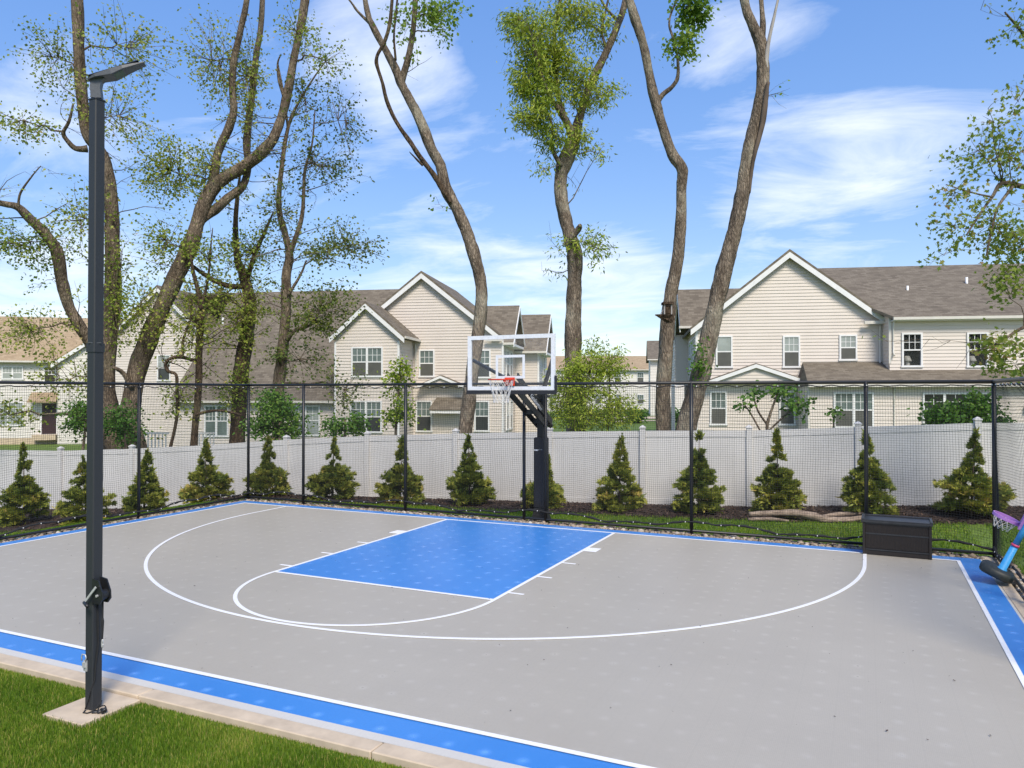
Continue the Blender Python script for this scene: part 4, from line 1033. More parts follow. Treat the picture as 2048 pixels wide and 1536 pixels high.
wall(hr, [rect(-4.95, -4.24, 3.0, 5.8)], (0, 5.8, 0), (1, 0, 0), (0, -1, 0)); wall(hr, [rect(5.8, 10.0, G0, 5.8)], (-4.95, 0, 0), (0, 1, 0), (-1, 0, 0))
for (a, b) in ((1.9, 2.7), (3.2, 4.0)):
    for (c, d) in ((3.8, 5.3), (1.0, 2.65)): window(hr, a, b, c, d, (-4.24, 0, 0), (0, 1, 0), (-1, 0, 0))
# windows of the gable wall
window(hr, -3.36, -2.58, 3.78, 5.32, up='glass_pale', lo='screen', grid=(1, 1))
window(hr, -0.28, 0.50, 3.77, 5.28, up='glass_pale'); window(hr, 2.25, 3.04, 4.09, 5.30, up='glass_pale')
window(hr, -3.64, -2.85, 1.03, 2.66, up='glass_up', lo='screen'); window(hr, -0.46, 0.28, 1.05, 2.66, up='glass_up', lo='screen')
# low pediment
YP = -0.45
wall(hr, [[(-3.7, 3.16), (0.6, 3.16), (-1.58, 3.82)]], (0, YP, 0), (1, 0, 0), (0, -1, 0))
roof(hr, [[(-3.95, YP-0.12, 3.13), (-1.58, YP-0.12, 3.98), (-1.58, 0.0, 3.98), (-3.95, 0.0, 3.13)], [(-1.58, YP-0.12, 3.98), (0.80, YP-0.12, 3.15), (0.80, 0.0, 3.15), (-1.58, 0.0, 3.98)]], th=0.06)
rake(hr, [(-3.95, 3.08), (-1.58, 3.93), (0.80, 3.10)], YP-0.12, h=0.17)
MB().box(-3.7, 0.6, YP-0.02, -0.03, 3.02, 3.15).obj('soffit', M['trim'], hr)
# single-storey front with its lean-to roof
YL = -2.3
wall(hr, [rect(0.38, 9.6, G0, 2.95)], (0, YL, 0), (1, 0, 0), (0, -1, 0)); wall(hr, [rect(YL, 0.0, G0, 2.95)], (0.38, 0, 0), (0, 1, 0), (-1, 0, 0))
roof(hr, [[(0.30, YL-0.3, 2.98), (13.0, YL-0.3, 2.98), (13.0, 0.0, 4.02), (0.62, 0.0, 4.02)], [(0.30, YL-0.3, 2.98), (0.62, 0.0, 4.02), (0.30, 0.0, 2.98)]], th=0.08)
gutter(hr, (0.3, YL-0.34, 2.90), (13.0, YL-0.34, 2.90))
downspout(hr, 3.92, YL, G0, 2.82); MB().box(0.34, 0.44, YL-0.035, YL+0.05, G0, 2.9).obj('corner_board', M['gutter'], hr)
window(hr, 1.42, 3.08, 1.05, 2.62, (0, YL, 0), units=2, up='glass_up', lo='screen')
window(hr, 5.06, 7.70, 1.15, 2.60, (0, YL, 0), units=3, up='glass_dark', lo='glass_dark', grid=(2, 2))
wall(hr, [rect(9.6, 13.0, G0, 2.95)], (0, YL+0.9, 0), (1, 0, 0), (0, -1, 0)); wall(hr, [rect(YL, YL+0.9, G0, 2.95)], (9.6, 0, 0), (0, 1, 0), (1, 0, 0))
MB().box(9.9, 10.9, YL+0.83, YL+0.9, 0.0, 2.1).obj('door', M['screen_dark'], hr)
MB().tube([(9.15, YL-0.02, 2.02), (9.15, YL-0.16, 2.05), (9.15, YL-0.16, 1.86)], [0.05, 0.07, 0.09], 8).obj('wall_light', M['black_metal'], hr)
for (x_, y_, z_, r_, h_, mm) in ((5.85, 1.75, 7.28, 0.055, 0.48, 'pvc'), (8.78, 2.45, 7.66, 0.06, 0.55, 'pvc'), (5.2, 3.1, 8.0, 0.07, 0.16, 'black_metal')):
    MB().tube([(x_, y_, z_-0.2), (x_, y_, z_+h_)], r_, 10).obj('vent_pipe', M[mm], hr, True)
    MB().tube([(x_, y_, z_-0.12), (x_, y_, z_+0.08)], [r_+0.12, r_+0.02], 10).obj('vent_flashing', M['gray_cast'], hr, True)

# ---- centre house
hc = empty('house', P(-4.817, 41.0, 0), HROT)
tag(hc, 'cream clapboard house with two front gables seen behind the basketball hoop', 'house')
G0 = -1.2
wall(hc, [[(-4.5, G0), (4.38, G0), (4.38, 5.55), (0.0, 8.9), (-4.5, 5.45)]], (0, 0, 0), (1, 0, 0), (0, -1, 0))
roof(hc, [[(-4.6, -0.3, 5.52), (0.0, -0.3, 9.12), (0.0, 8, 9.12), (-4.6, 8, 5.52)], [(0.0, -0.3, 9.12), (4.3, -0.3, 5.66), (4.3, 8, 5.66), (0.0, 8, 9.12)]])
rake(hc, [(-4.6, 5.40), (0.0, 8.98), (4.3, 5.54)], -0.26, h=0.27)
MB().box(3.5, 4.45, -0.34, -0.2, 5.30, 5.44).obj('eave_return', M['gutter'], hc)
MB().box(4.33, 4.43, -0.04, 0.07, G0, 5.4).obj('corner_board', M['trim'], hc)
# projecting bay with its own gable
YB2 = -2.6
wall(hc, [[(-3.87, G0), (-0.52, G0), (-0.52, 5.35), (-2.20, 6.95), (-3.87, 5.4)]], (0, YB2, 0), (1, 0, 0), (0, -1, 0))
wall(hc, [rect(YB2, 0.0, G0, 5.35)], (-0.52, 0, 0), (0, 1, 0), (1, 0, 0)); wall(hc, [rect(YB2, 0.0, G0, 5.35)], (-3.87, 0, 0), (0, 1, 0), (-1, 0, 0))
roof(hc, [[(-4.10, YB2-0.28, 5.50), (-2.20, YB2-0.28, 7.22), (-2.20, 0.0, 7.22), (-4.10, 0.0, 5.50)], [(-2.20, YB2-0.28, 7.22), (-0.15, YB2-0.28, 5.46), (-0.15, 0.0, 5.46), (-2.20, 0.0, 7.22)]])
rake(hc, [(-4.10, 5.38), (-2.20, 7.10), (-0.15, 5.34)], YB2-0.24, h=0.25)
gutter(hc, (-0.13, YB2-0.2, 5.38), (-0.13, -0.05, 5.38)); gutter(hc, (-4.12, YB2-0.2, 5.40), (-4.12, -0.05, 5.40))
MB().box(-0.57, -0.47, YB2-0.04, YB2+0.06, G0, 5.2).obj('corner_board', M['trim'], hc); MB().box(-3.92, -3.82, YB2-0.04, YB2+0.06, G0, 5.2).obj('corner_board', M['trim'], hc)
downspout(hc, -0.36, -0.03, 3.2, 5.2, 0.05)
window(hc, -3.00, -1.33, 3.38, 4.92, (0, YB2, 0), units=2, up='glass_up', lo='screen'); window(hc, -3.06, -1.37, 0.55, 2.18, (0, YB2, 0), units=2, up='glass_up', lo='screen_dark')
window(hc, -0.18, 0.68, 3.42, 4.90); window(hc, -0.35, 0.55, 0.48, 2.16, lo='screen_dark')
window(hc, 2.86, 3.74, 3.36, 4.88, up='glass_up', lo='screen_dark'); window(hc, 2.86, 3.68, 0.52, 2.16, lo='screen_dark')
# door hood and pediment
roof(hc, [[(0.55, -0.75, 1.72), (2.45, -0.75, 1.72), (2.45, 0.0, 2.36), (0.80, 0.0, 2.36)]], th=0.07, name='door_hood')
MB().box(0.6, 2.4, -0.72, -0.62, 1.50, 1.64).obj('hood_trim', M['trim'], hc)
wall(hc, [[(0.1, 3.0), (2.25, 3.0), (1.13, 3.36)]], (0, -0.5, 0), (1, 0, 0), (0, -1, 0))
roof(hc, [[(-0.1, -0.6, 3.0), (1.13, -0.6, 3.52), (1.13, 0.0, 3.52), (-0.1, 0.0, 3.0)], [(1.13, -0.6, 3.52), (2.4, -0.6, 3.0), (2.4, 0.0, 3.0), (1.13, 0.0, 3.52)]], th=0.05)
rake(hc, [(-0.1, 2.96), (1.13, 3.48), (2.4, 2.96)], -0.6, h=0.13)
# right flank with two cross gables
wall(hc, [rect(0.0, 4.3, G0, 5.5)], (4.38, 0, 0), (0, 1, 0), (1, 0, 0))
wall(hc, [rect(4.38, 5.75, G0, 5.4)], (0, 4.3, 0), (1, 0, 0), (0, -1, 0)); wall(hc, [rect(4.3, 8.6, G0, 5.4)], (5.75, 0, 0), (0, 1, 0), (1, 0, 0))
MB().box(5.70, 5.80, 4.26, 4.36, G0, 5.3).obj('corner_board', M['trim'], hc)
for y0_, y1_, x1_, ze, zr in ((0.3, 4.1, 4.95, 5.40, 7.45), (4.2, 8.5, 6.25, 5.15, 7.35)):
    ym = (y0_ + y1_) / 2
    roof(hc, [[(0.5, y0_-0.3, ze-0.12), (x1_, y0_-0.3, ze-0.12), (x1_, ym, zr), (0.5, ym, zr)], [(0.5, ym, zr), (x1_, ym, zr), (x1_, y1_+0.3, ze-0.12), (0.5, y1_+0.3, ze-0.12)]])
    rake(hc, [(y0_-0.3, ze-0.2), (ym, zr-0.08), (y1_+0.3, ze-0.2)], x1_, h=0.2, axis='y')
    wall(hc, [[(y0_, ze-0.1), (y1_, ze-0.1), (ym, zr-0.25)]], (x1_-0.45, 0, 0), (0, 1, 0), (1, 0, 0))
    gutter(hc, (4.4, y0_-0.32, ze-0.22), (x1_, y0_-0.32, ze-0.22))
    MB().box(x1_-0.55, x1_-0.02, y0_-0.2, y1_+0.2, ze-0.32, ze-0.2).obj('eave_return', M['trim'], hc)
for (a, b) in ((0.9, 1.7), (2.1, 2.9)):
    for (c, d) in ((3.4, 4.9), (0.55, 2.15)): window(hc, a, b, c, d, (4.38, 0, 0), (0, 1, 0), (1, 0, 0), lo='screen_dark')
for (c, d) in ((3.3, 4.8), (0.55, 2.15)): window(hc, 6.2, 7.1, c, d, (5.75, 0, 0), (0, 1, 0), (1, 0, 0), lo='screen_dark')
# long roof sweeping down to the single-storey part on the left
YS = -1.5; YG = 3.0
roof(hc, [[(-13.7, YS-0.3, 2.16), (-3.9, YS-0.3, 2.16), (-3.9, 5.0, 8.90), (-13.7, 5.0, 8.90)], [(-19.5, 5.0, 8.90), (0.0, 5.0, 8.90), (0.0, 11, 4.5), (-19.5, 11, 4.5)], [(-3.9, 0.2, 4.4), (0.0, 0.2, 4.4), (0.0, 5.0, 8.9), (-3.9, 5.0, 8.9)]])
gutter(hc, (-13.7, YS-0.34, 2.10), (-4.0, YS-0.34, 2.10))
wall(hc, [rect(-13.5, -3.87, G0, 2.2)], (0, YS, 0), (1, 0, 0), (0, -1, 0))
window(hc, -6.75, -5.15, 0.30, 1.92, (0, YS, 0), units=2, up='glass_pale', lo='glass_pale', grid=(2, 2)); window(hc, -11.75, -10.35, 0.20, 1.90, (0, YS, 0), units=2, up='glass_up', lo='glass_up', grid=(3, 3))
window(hc, -16.3, -15.2, -0.1, 1.3, (0, YG, 0), up='glass_dark', lo='glass_dark', lo_grid=True)
for (x_, z_, y_) in ((-13.2, 6.7, 2.8), (-4.35, 4.0, 0.15)):
    MB().tube([(x_, y_, z_-0.3), (x_, y_, z_+0.42)], 0.055, 10).obj('vent_pipe', M['pvc'], hc, True)
# far left gable of the same row
YG = 3.0
wall(hc, [[(-21.2, G0), (-13.8, G0), (-13.8, 5.55), (-17.5, 8.95), (-21.2, 5.5)]], (0, YG, 0), (1, 0, 0), (0, -1, 0))
roof(hc, [[(-21.5, YG-0.3, 5.42), (-17.5, YG-0.3, 9.16), (-17.5, 9, 9.16), (-21.5, 9, 5.42)], [(-17.5, YG-0.3, 9.16), (-13.5, YG-0.3, 5.46), (-13.5, 9, 5.46), (-17.5, 9, 9.16)]])
rake(hc, [(-21.5, 5.3), (-17.5, 9.02), (-13.5, 5.34)], YG-0.26, h=0.25)
window(hc, -17.6, -16.7, 3.3, 4.9, (0, YG, 0), up='glass_pale', lo='screen_dark'); window(hc, -20.2, -19.4, 0.3, 1.9, (0, YG, 0))

# ---- tan-roofed house on the far left
hl = empty('house', P(-33.1, 54.0, 0), -YAW + R(14))
tag(hl, 'pale house with a tan shingle roof at the far left edge', 'house')
G0 = -1.4
FS = dict(m=M['siding_far'], course=0.2)
wall(hl, [rect(-9, 1.1, G0, 4.85)], (0, 0, 0), (1, 0, 0), (0, -1, 0), **FS); wall(hl, [[(0.95, G0), (8.0, G0), (8.0, 4.7), (4.5, 7.3), (0.95, 4.85)]], (0, -0.5, 0), (1, 0, 0), (0, -1, 0), **FS)
wall(hl, [rect(-0.5, 6.0, G0, 4.7)], (8.0, 0, 0), (0, 1, 0), (1, 0, 0), **FS)
roof(hl, [[(-10, -0.4, 4.85), (9.0, -0.4, 4.85), (9.0, 4.2, 8.3), (-10, 4.2, 8.3)], [(-10, 4.2, 8.3), (9.0, 4.2, 8.3), (9.0, 9, 4.85), (-10, 9, 4.85)]], m=M['shingle_tan'])
roof(hl, [[(0.6, -0.8, 4.72), (4.5, -0.8, 7.5), (4.5, 3.5, 7.5), (0.6, 3.5, 4.72)], [(4.5, -0.8, 7.5), (8.4, -0.8, 4.72), (8.4, 3.5, 4.72), (4.5, 3.5, 7.5)]], m=M['shingle_tan'])
rake(hl, [(0.6, 4.6), (4.5, 7.38), (8.4, 4.6)], -0.78, h=0.28)
gutter(hl, (-10, -0.45, 4.76), (0.6, -0.45, 4.76))
window(hl, -0.08, 0.72, 3.30, 4.45, up='glass_dark', lo='glass_dark'); window(hl, -2.7, -1.36, 3.5, 4.43, units=2, up='glass_pale', lo='glass_pale')
window(hl, -3.3, -1.30, 0.25, 1.92, units=2, up='glass_pale', lo='glass_pale', grid=(2, 2)); window(hl, 1.84, 2.6, 0.2, 1.75, (0, -0.5, 0), up='glass_dark', lo='glass_dark')
window(hl, 4.0, 5.0, 0.2, 1.75, (0, -0.5, 0)); window(hl, 4.0, 5.0, 3.1, 4.5, (0, -0.5, 0))
dr = MB().box(-0.16, 0.74, -0.06, -0.01, -0.33, 1.78).obj('door', M['door_dark'], hl)
MB().box(-0.03, 0.61, -0.075, -0.061, 1.4, 1.66).obj('fanlight', M['glass_dark'], dr); MB().box(-0.28, -0.17, -0.08, -0.02, -0.4, 1.95).box(0.75, 0.86, -0.08, -0.02, -0.4, 1.95).obj('door_frame', M['trim'], hl)
roof(hl, [[(-0.85, -0.9, 1.95), (0.95, -0.9, 1.95), (0.95, -0.02, 2.6), (-0.85, -0.02, 2.6)]], m=M['shingle_tan'], th=0.07, name='door_hood')
MB().box(-0.6, 0.9, -0.7, -0.05, -0.75, -0.38).obj('door_step', M['concrete'], hl)
MB().box(-9, 1.0, -0.05, -0.03, G0, -0.62).obj('foundation', M['concrete'], hl)

# ---- distant houses seen through the gap
def far_house(loc, rz, w_, zt, zr, dep_, label, m_roof, wins, doors=(), shutters=()):
    h_ = empty('house', loc, rz); tag(h_, label, 'house')
    wall(h_, [rect(-w_/2, w_/2, -1.5, zt)], (0, 0, 0), (1, 0, 0), (0, -1, 0), m=M['siding_far'], course=0.3)
    wall(h_, [rect(0, dep_, -1.5, zt)], (-w_/2, 0, 0), (0, 1, 0), (-1, 0, 0), m=M['siding_far'], course=0.3)
    wall(h_, [rect(0, dep_, -1.5, zt)], (w_/2, 0, 0), (0, 1, 0), (1, 0, 0), m=M['siding_far'], course=0.3)
    roof(h_, [[(-w_/2-.3, -0.4, zt), (w_/2+.3, -0.4, zt), (w_/2+.3, dep_/2, zr), (-w_/2-.3, dep_/2, zr)], [(-w_/2-.3, dep_/2, zr), (w_/2+.3, dep_/2, zr), (w_/2+.3, dep_+.4, zt), (-w_/2-.3, dep_+.4, zt)]], m=m_roof)
    gutter(h_, (-w_/2-.3, -0.45, zt-0.1), (w_/2+.3, -0.45, zt-0.1))
    for a, b, c, d in wins: window(h_, a, b, c, d, up='glass_up', lo='screen')
    for a, b, c, d in shutters: MB().box(a, b, -0.06, -0.02, c, d).obj('shutter', M['black_metal'], h_)
    for a, b, c, d in doors: MB().box(a, b, -0.08, -0.03, c, d).obj('door', M['brick'], h_)
    MB().box(-w_/2, w_/2, -0.06, -0.03, -1.5, -0.2).obj('foundation', M['brick'], h_)
    return h_
far_house(P(10.5, 108, 0.0), -YAW, 20, 5.85, 7.95, 9, 'distant pale house with a tan roof seen through the gap between the houses', M['shingle_tan'],
          [(x_, x_+1.0, z_, z_+1.4) for x_ in (-8.5, -5.2, -2.0, 1.2, 4.0, 7.2) for z_ in (4.0, 0.9)])
far_house(P(19.0, 78, 0.1), -YAW - R(9), 9.5, 5.95, 8.1, 8, 'distant pale house with black shutters just left of the right-hand house', M['shingle'],
          [(0.6, 1.5, 3.9, 5.3), (-3.6, -2.7, 3.9, 5.3), (-3.6, -2.7, 1.0, 2.4), (3.0, 3.9, 3.9, 5.3)], [(0.7, 1.6, 0.0, 2.05)], [(0.15, 0.5, 3.9, 5.3), (-2.6, -2.25, 3.9, 5.3)])
far_house(P(-5.0, 125, 0.0), -YAW, 30, 5.4, 8.2, 10, 'distant long pale house behind the leafy tree in the middle', M['shingle_tan'],
          [(x_, x_+1.1, z_, z_+1.5) for x_ in (-12, -7, -2, 3, 8, 12) for z_ in (3.7, 0.8)])
# pavement strips beyond the fence
for nm, d0, d1 in (('pavement', 64.5, 66.5), ('road', 69.5, 76.0)):
    q = [P(-60, d0), P(60, d0), P(60, d1), P(-60, d1)]
    nseg = 48; V = []
    for k in range(nseg + 1):
        for dd_ in (d0, d1):
            x_, y_, _z = P(6 + 22 * k / nseg, dd_); V.append((x_, y_, gz(x_, y_) + 0.03))
    pb = MB(); pb.v = V; pb.f = [(2*k, 2*k+2, 2*k+3, 2*k+1) for k in range(nseg)]
    tag(pb.obj(nm, M['concrete']), kind='structure')
# surveyed skeletons: (s, d, z, radius) in metres; leaf masses: (s, d, z, rs, rd, rz, twigs, leaves)
TREES = {
 'A': {'limbs':[[(-13.45,26.0,-0.38,0.529),(-13.65,26.0,1.32,0.427),(-13.82,26.0,2.69,0.358),(-13.79,26.0,4.23,0.358),(-13.65,26.0,5.76,0.358),(-13.67,26.0,7.84,0.324),(-13.74,26.0,9.58,0.256),(-14.01,26.0,10.75,0.222),(-14.54,26.0,11.39,0.222),(-14.71,26.0,12.5,0.23),(-14.85,26.0,14.26,0.247),(-14.92,26.0,16.0,0.247),(-14.98,26.0,17.37,0.239),(-15.11,26.0,19.93,0.179),(-15.21,26.0,23.0,0.084)],[(-14.54,26.0,10.95,0.154),(-14.88,25.88,10.93,0.119),(-15.15,25.76,11.23,0.101),(-15.15,25.64,11.41,0.076),(-14.89,25.52,11.73,0.067),(-14.69,25.4,12.27,0.042)],[(-13.82,26.0,2.78,0.29),(-14.12,25.79,3.96,0.254),(-14.44,25.58,4.7,0.243),(-14.77,25.38,5.44,0.233),(-14.9,25.17,6.32,0.248),(-14.92,24.96,7.19,0.246),(-15.19,24.75,7.76,0.227),(-15.51,24.54,8.16,0.201),(-15.81,24.33,8.53,0.152),(-16.22,24.12,8.61,0.127),(-17.02,23.92,8.78,0.102),(-18.27,23.71,9.38,0.078),(-19.34,23.5,10.24,0.039)],[(-15.53,23.9,8.44,0.055),(-15.4,23.8,8.85,0.047),(-14.97,23.7,9.37,0.031),(-14.64,23.6,9.65,0.015)],[(-13.21,26.0,-0.38,0.563),(-13.16,26.07,1.32,0.462),(-13.06,26.14,2.35,0.412),(-12.89,26.21,3.38,0.413),(-12.49,26.29,4.59,0.397),(-12.09,26.36,5.63,0.381),(-11.66,26.43,6.68,0.364),(-11.2,26.5,7.74,0.348),(-10.97,26.57,8.62,0.331),(-10.7,26.64,9.42,0.315),(-10.28,26.71,10.02,0.298),(-9.65,26.79,10.46,0.281),(-8.97,26.86,10.98,0.264),(-8.47,26.93,11.62,0.239),(-8.22,27.0,12.35,0.213),(-8.03,27.07,13.18,0.195),(-7.82,27.14,14.45,0.178),(-7.63,27.21,15.55,0.179),(-7.47,27.29,16.66,0.197),(-7.4,27.36,18.14,0.18),(-7.25,27.43,20.88,0.135),(-7.14,27.5,24.17,0.063)],[(-10.59,26.8,9.59,0.246),(-10.45,26.71,10.41,0.21),(-10.29,26.62,11.08,0.192),(-9.91,26.53,11.83,0.192),(-9.7,26.44,12.41,0.174),(-9.72,26.35,13.24,0.156),(-9.62,26.25,14.06,0.146),(-9.38,26.16,15.06,0.137),(-9.14,26.07,16.04,0.137),(-8.97,25.98,17.36,0.119),(-8.68,25.89,19.85,0.089),(-8.47,25.8,22.84,0.041)],[(-11.01,26.7,8.56,0.158),(-10.56,26.82,9.0,0.22),(-10.07,26.95,9.5,0.212),(-9.61,27.07,9.94,0.178),(-9.46,27.2,10.64,0.161),(-9.54,27.32,11.39,0.179),(-9.55,27.45,12.24,0.162),(-9.43,27.57,13.55,0.154),(-9.35,27.7,14.88,0.136),(-9.2,27.82,16.21,0.128),(-9.17,27.95,18.47,0.119),(-9.12,28.07,21.31,0.09),(-9.09,28.2,24.72,0.042)],[(-12.92,25.9,2.77,0.128),(-13.12,25.65,3.28,0.101),(-13.32,25.4,3.44,0.067)],[(-12.92,25.7,1.68,0.253),(-12.57,25.57,1.35,0.185),(-12.29,25.43,0.69,0.167),(-12.09,25.3,-0.3,0.166)],[(-8.13,27.0,13.15,0.071),(-8.25,26.87,13.63,0.062),(-8.26,26.73,14.19,0.044),(-8.1,26.6,14.48,0.026)]],'clouds':[(-15.66,24.5,7.35,1.45,1.5,0.96,54,22),(-16.23,25,11.55,0.98,1.5,0.82,33,17),(-15.47,25.5,13.9,1.0,1.5,1.51,42,19),(-13.21,26,14.47,1.88,2,1.54,54,18),(-13.47,26,12.08,1.54,2,1.54,50,17),(-11.9,26.5,10.34,1.48,1.5,1.3,71,28),(-10.51,26.5,14.17,1.22,1.5,1.91,54,17),(-9.46,27,13.86,0.89,1.2,2.48,71,19),(-11.84,26,7.81,1.37,1.5,1.19,50,19),(-15.82,25,4.66,1.64,1.5,0.98,50,17),(-15.82,24,1.9,0.63,1,0.63,21,17),(-12.5,25.6,5.38,1.01,0.8,1.51,54,16),(-14.46,25.5,8.38,1.34,1.2,1.34,42,16),(-6.51,26.5,14.17,1.22,1.5,1.22,29,13),(-15.13,25.5,3.02,1.17,1,1.34,37,17),(-13.29,25.5,5.7,0.67,0.6,2.68,71,14),(-10.51,26.5,10.52,1.22,1,1.04,37,15),(-7.69,27,15.45,1.06,1,1.06,29,15)]},
 'B': {'limbs':[[(-10.18,28.0,-0.61,0.386),(-10.11,28.05,1.22,0.35),(-10.03,28.09,2.7,0.35),(-9.95,28.14,3.8,0.351),(-9.79,28.18,4.92,0.314),(-9.71,28.23,5.85,0.278),(-9.87,28.27,6.59,0.26),(-10.02,28.32,7.06,0.223),(-10.24,28.36,7.54,0.158),(-10.33,28.41,8.85,0.121),(-10.29,28.45,9.89,0.093),(-10.21,28.5,10.74,0.047)],[(-9.88,28.2,6.68,0.148),(-9.49,28.03,7.66,0.101),(-9.04,27.87,8.55,0.073),(-8.71,27.7,9.15,0.036)],[(-9.85,28.1,6.53,0.148),(-10.33,27.9,6.5,0.128),(-10.8,27.7,6.66,0.109),(-11.17,27.5,6.9,0.099),(-11.45,27.3,7.14,0.072)]],'clouds':[(-9.76,27.6,5.59,1.27,0.8,2.17,83,19),(-9.63,28,7.84,1.29,1.2,1.1,45,17),(-10.9,27.5,5.94,1.08,1,1.08,34,16),(-9.96,27.4,2.69,1.08,0.8,1.08,38,17)]},
 'C': {'limbs':[[(-8.44,27.0,-0.5,0.284),(-8.32,27.04,1.27,0.248),(-8.32,27.07,2.52,0.249),(-8.2,27.11,3.76,0.249),(-8.12,27.14,4.83,0.232),(-8.06,27.18,5.9,0.214),(-8.07,27.21,6.89,0.214),(-7.98,27.25,7.52,0.179),(-8.17,27.29,8.41,0.134),(-8.39,27.32,9.33,0.126),(-8.28,27.36,10.86,0.099),(-8.09,27.39,12.12,0.081),(-7.78,27.43,12.96,0.063),(-7.19,27.46,13.98,0.036),(-6.75,27.5,14.61,0.018)],[(-7.96,27.3,7.62,0.134),(-7.5,27.15,8.93,0.089),(-7.37,27.0,10.46,0.062),(-7.08,26.85,11.33,0.044),(-6.94,26.7,12.47,0.026)],[(-8.09,27.4,12.12,0.054),(-8.19,27.25,13.25,0.045),(-8.38,27.1,14.43,0.027)],[(-7.95,26.9,4.46,0.115),(-7.61,26.7,4.79,0.079),(-7.2,26.5,4.87,0.07),(-6.63,26.3,5.11,0.043)],[(-7.94,27.0,6.06,0.08),(-7.47,26.85,6.75,0.053),(-7.22,26.7,7.25,0.035)]],'clouds':[(-6.81,27,10.67,1.6,1.5,1.6,46,16),(-5.88,26.8,12.19,1.06,1.5,1.94,32,12),(-5.7,26,7.64,1.71,1.5,1.02,61,22),(-6.6,26.2,5.44,1.63,1.2,1.2,72,24),(-8.22,27,8.9,1.06,1.2,1.42,36,15),(-7.35,26.4,3.73,1.39,1,1.04,36,17),(-5.7,26,2.69,1.02,1,1.02,25,17),(-7.34,27,12.97,0.89,1,1.24,25,13)]},
 'B2': {'limbs':[[(-10.59,25.2,-0.29,0.165),(-10.5,25.24,1.36,0.141),(-10.41,25.29,2.69,0.141),(-10.41,25.33,4.02,0.133),(-10.36,25.37,5.02,0.125),(-10.46,25.41,5.86,0.1),(-10.68,25.46,6.7,0.067),(-10.81,25.5,7.54,0.033)],[(-10.35,25.3,5.35,0.075),(-10.17,25.43,6.36,0.05),(-10.14,25.57,7.39,0.034),(-10.12,25.7,8.17,0.017)],[(-11.22,25.0,0.72,0.066),(-10.99,25.02,1.87,0.066),(-11.02,25.05,2.69,0.066),(-11.06,25.07,3.18,0.066),(-11.33,25.1,3.31,0.066),(-11.43,25.12,3.51,0.066),(-11.32,25.15,3.71,0.066),(-10.97,25.18,3.78,0.066),(-10.49,25.2,3.65,0.066)],[(-10.81,25.0,3.75,0.057),(-10.83,25.07,4.33,0.049),(-10.62,25.13,5.0,0.041),(-10.59,25.2,5.67,0.025)],[(-10.4,25.0,1.87,0.074),(-9.96,25.13,1.99,0.058),(-9.52,25.27,1.99,0.05),(-9.0,25.4,1.85,0.033)]],'clouds':[(-10.4,25,4.98,0.98,0.8,1.81,61,15),(-10.03,25.3,7.01,1.0,1,1.0,30,15),(-10.81,24.8,2.36,0.81,0.6,0.98,23,15)]},
 'D': {'limbs':[[(-1.54,22.5,0.02,0.295),(-1.39,22.54,1.42,0.259),(-1.27,22.57,2.38,0.244),(-1.17,22.61,3.27,0.237),(-1.01,22.65,4.39,0.23),(-0.91,22.68,5.36,0.216),(-0.95,22.72,6.04,0.216),(-1.14,22.75,6.71,0.217),(-1.35,22.79,7.39,0.224),(-1.63,22.83,8.08,0.21),(-1.97,22.86,8.68,0.203),(-2.16,22.9,9.45,0.195),(-2.44,22.94,9.98,0.188),(-2.77,22.97,10.82,0.181),(-3.08,23.01,11.44,0.174),(-3.36,23.05,11.98,0.151),(-3.55,23.08,12.45,0.152),(-3.88,23.12,13.08,0.129),(-4.24,23.15,13.78,0.114),(-4.43,23.19,14.25,0.099),(-4.63,23.23,15.49,0.091),(-5.01,23.26,17.8,0.069),(-5.3,23.3,20.58,0.032)],[(-3.37,23.2,12.12,0.129),(-3.17,23.1,12.77,0.114),(-3.05,23.0,13.25,0.106),(-2.95,22.9,13.96,0.098),(-2.87,22.8,15.25,0.09),(-2.76,22.7,17.43,0.067),(-2.68,22.6,20.04,0.031)],[(-4.34,23.3,13.92,0.061),(-4.71,23.2,14.26,0.046),(-4.91,23.1,14.51,0.038),(-5.19,23.0,14.83,0.023)]],'dead':[[(-1.82,22.7,8.27,0.089),(-2.02,22.62,8.59,0.111),(-2.31,22.55,9.05,0.096),(-2.64,22.47,9.47,0.089),(-2.93,22.4,9.88,0.081),(-3.28,22.32,10.37,0.073),(-3.52,22.25,10.79,0.073),(-3.7,22.18,11.27,0.065),(-3.79,22.1,11.67,0.058),(-3.93,22.02,12.15,0.065),(-3.88,21.95,12.4,0.058),(-3.68,21.88,12.73,0.065),(-3.52,21.8,13.2,0.064),(-3.44,21.72,13.8,0.057),(-3.38,21.65,14.62,0.05),(-3.26,21.57,16.7,0.037),(-3.18,21.5,19.19,0.017)],[(-3.5,22.8,12.59,0.045),(-3.54,22.74,13.28,0.037),(-3.48,22.68,13.85,0.037),(-3.37,22.62,14.86,0.037),(-3.14,22.56,17.04,0.028),(-2.97,22.5,19.66,0.013)],[(-2.62,22.3,9.27,0.044),(-2.85,22.15,9.48,0.029),(-2.97,22.0,9.58,0.014)]],'clouds':[(-2.78,23,14.16,0.91,1,0.45,16,20),(-2.16,22.8,14.06,0.75,1,0.52,17,22),(-2.01,22.8,13.53,0.45,0.7,0.37,8,19),(-3.38,23,13.78,0.53,0.8,0.6,9,14)]},
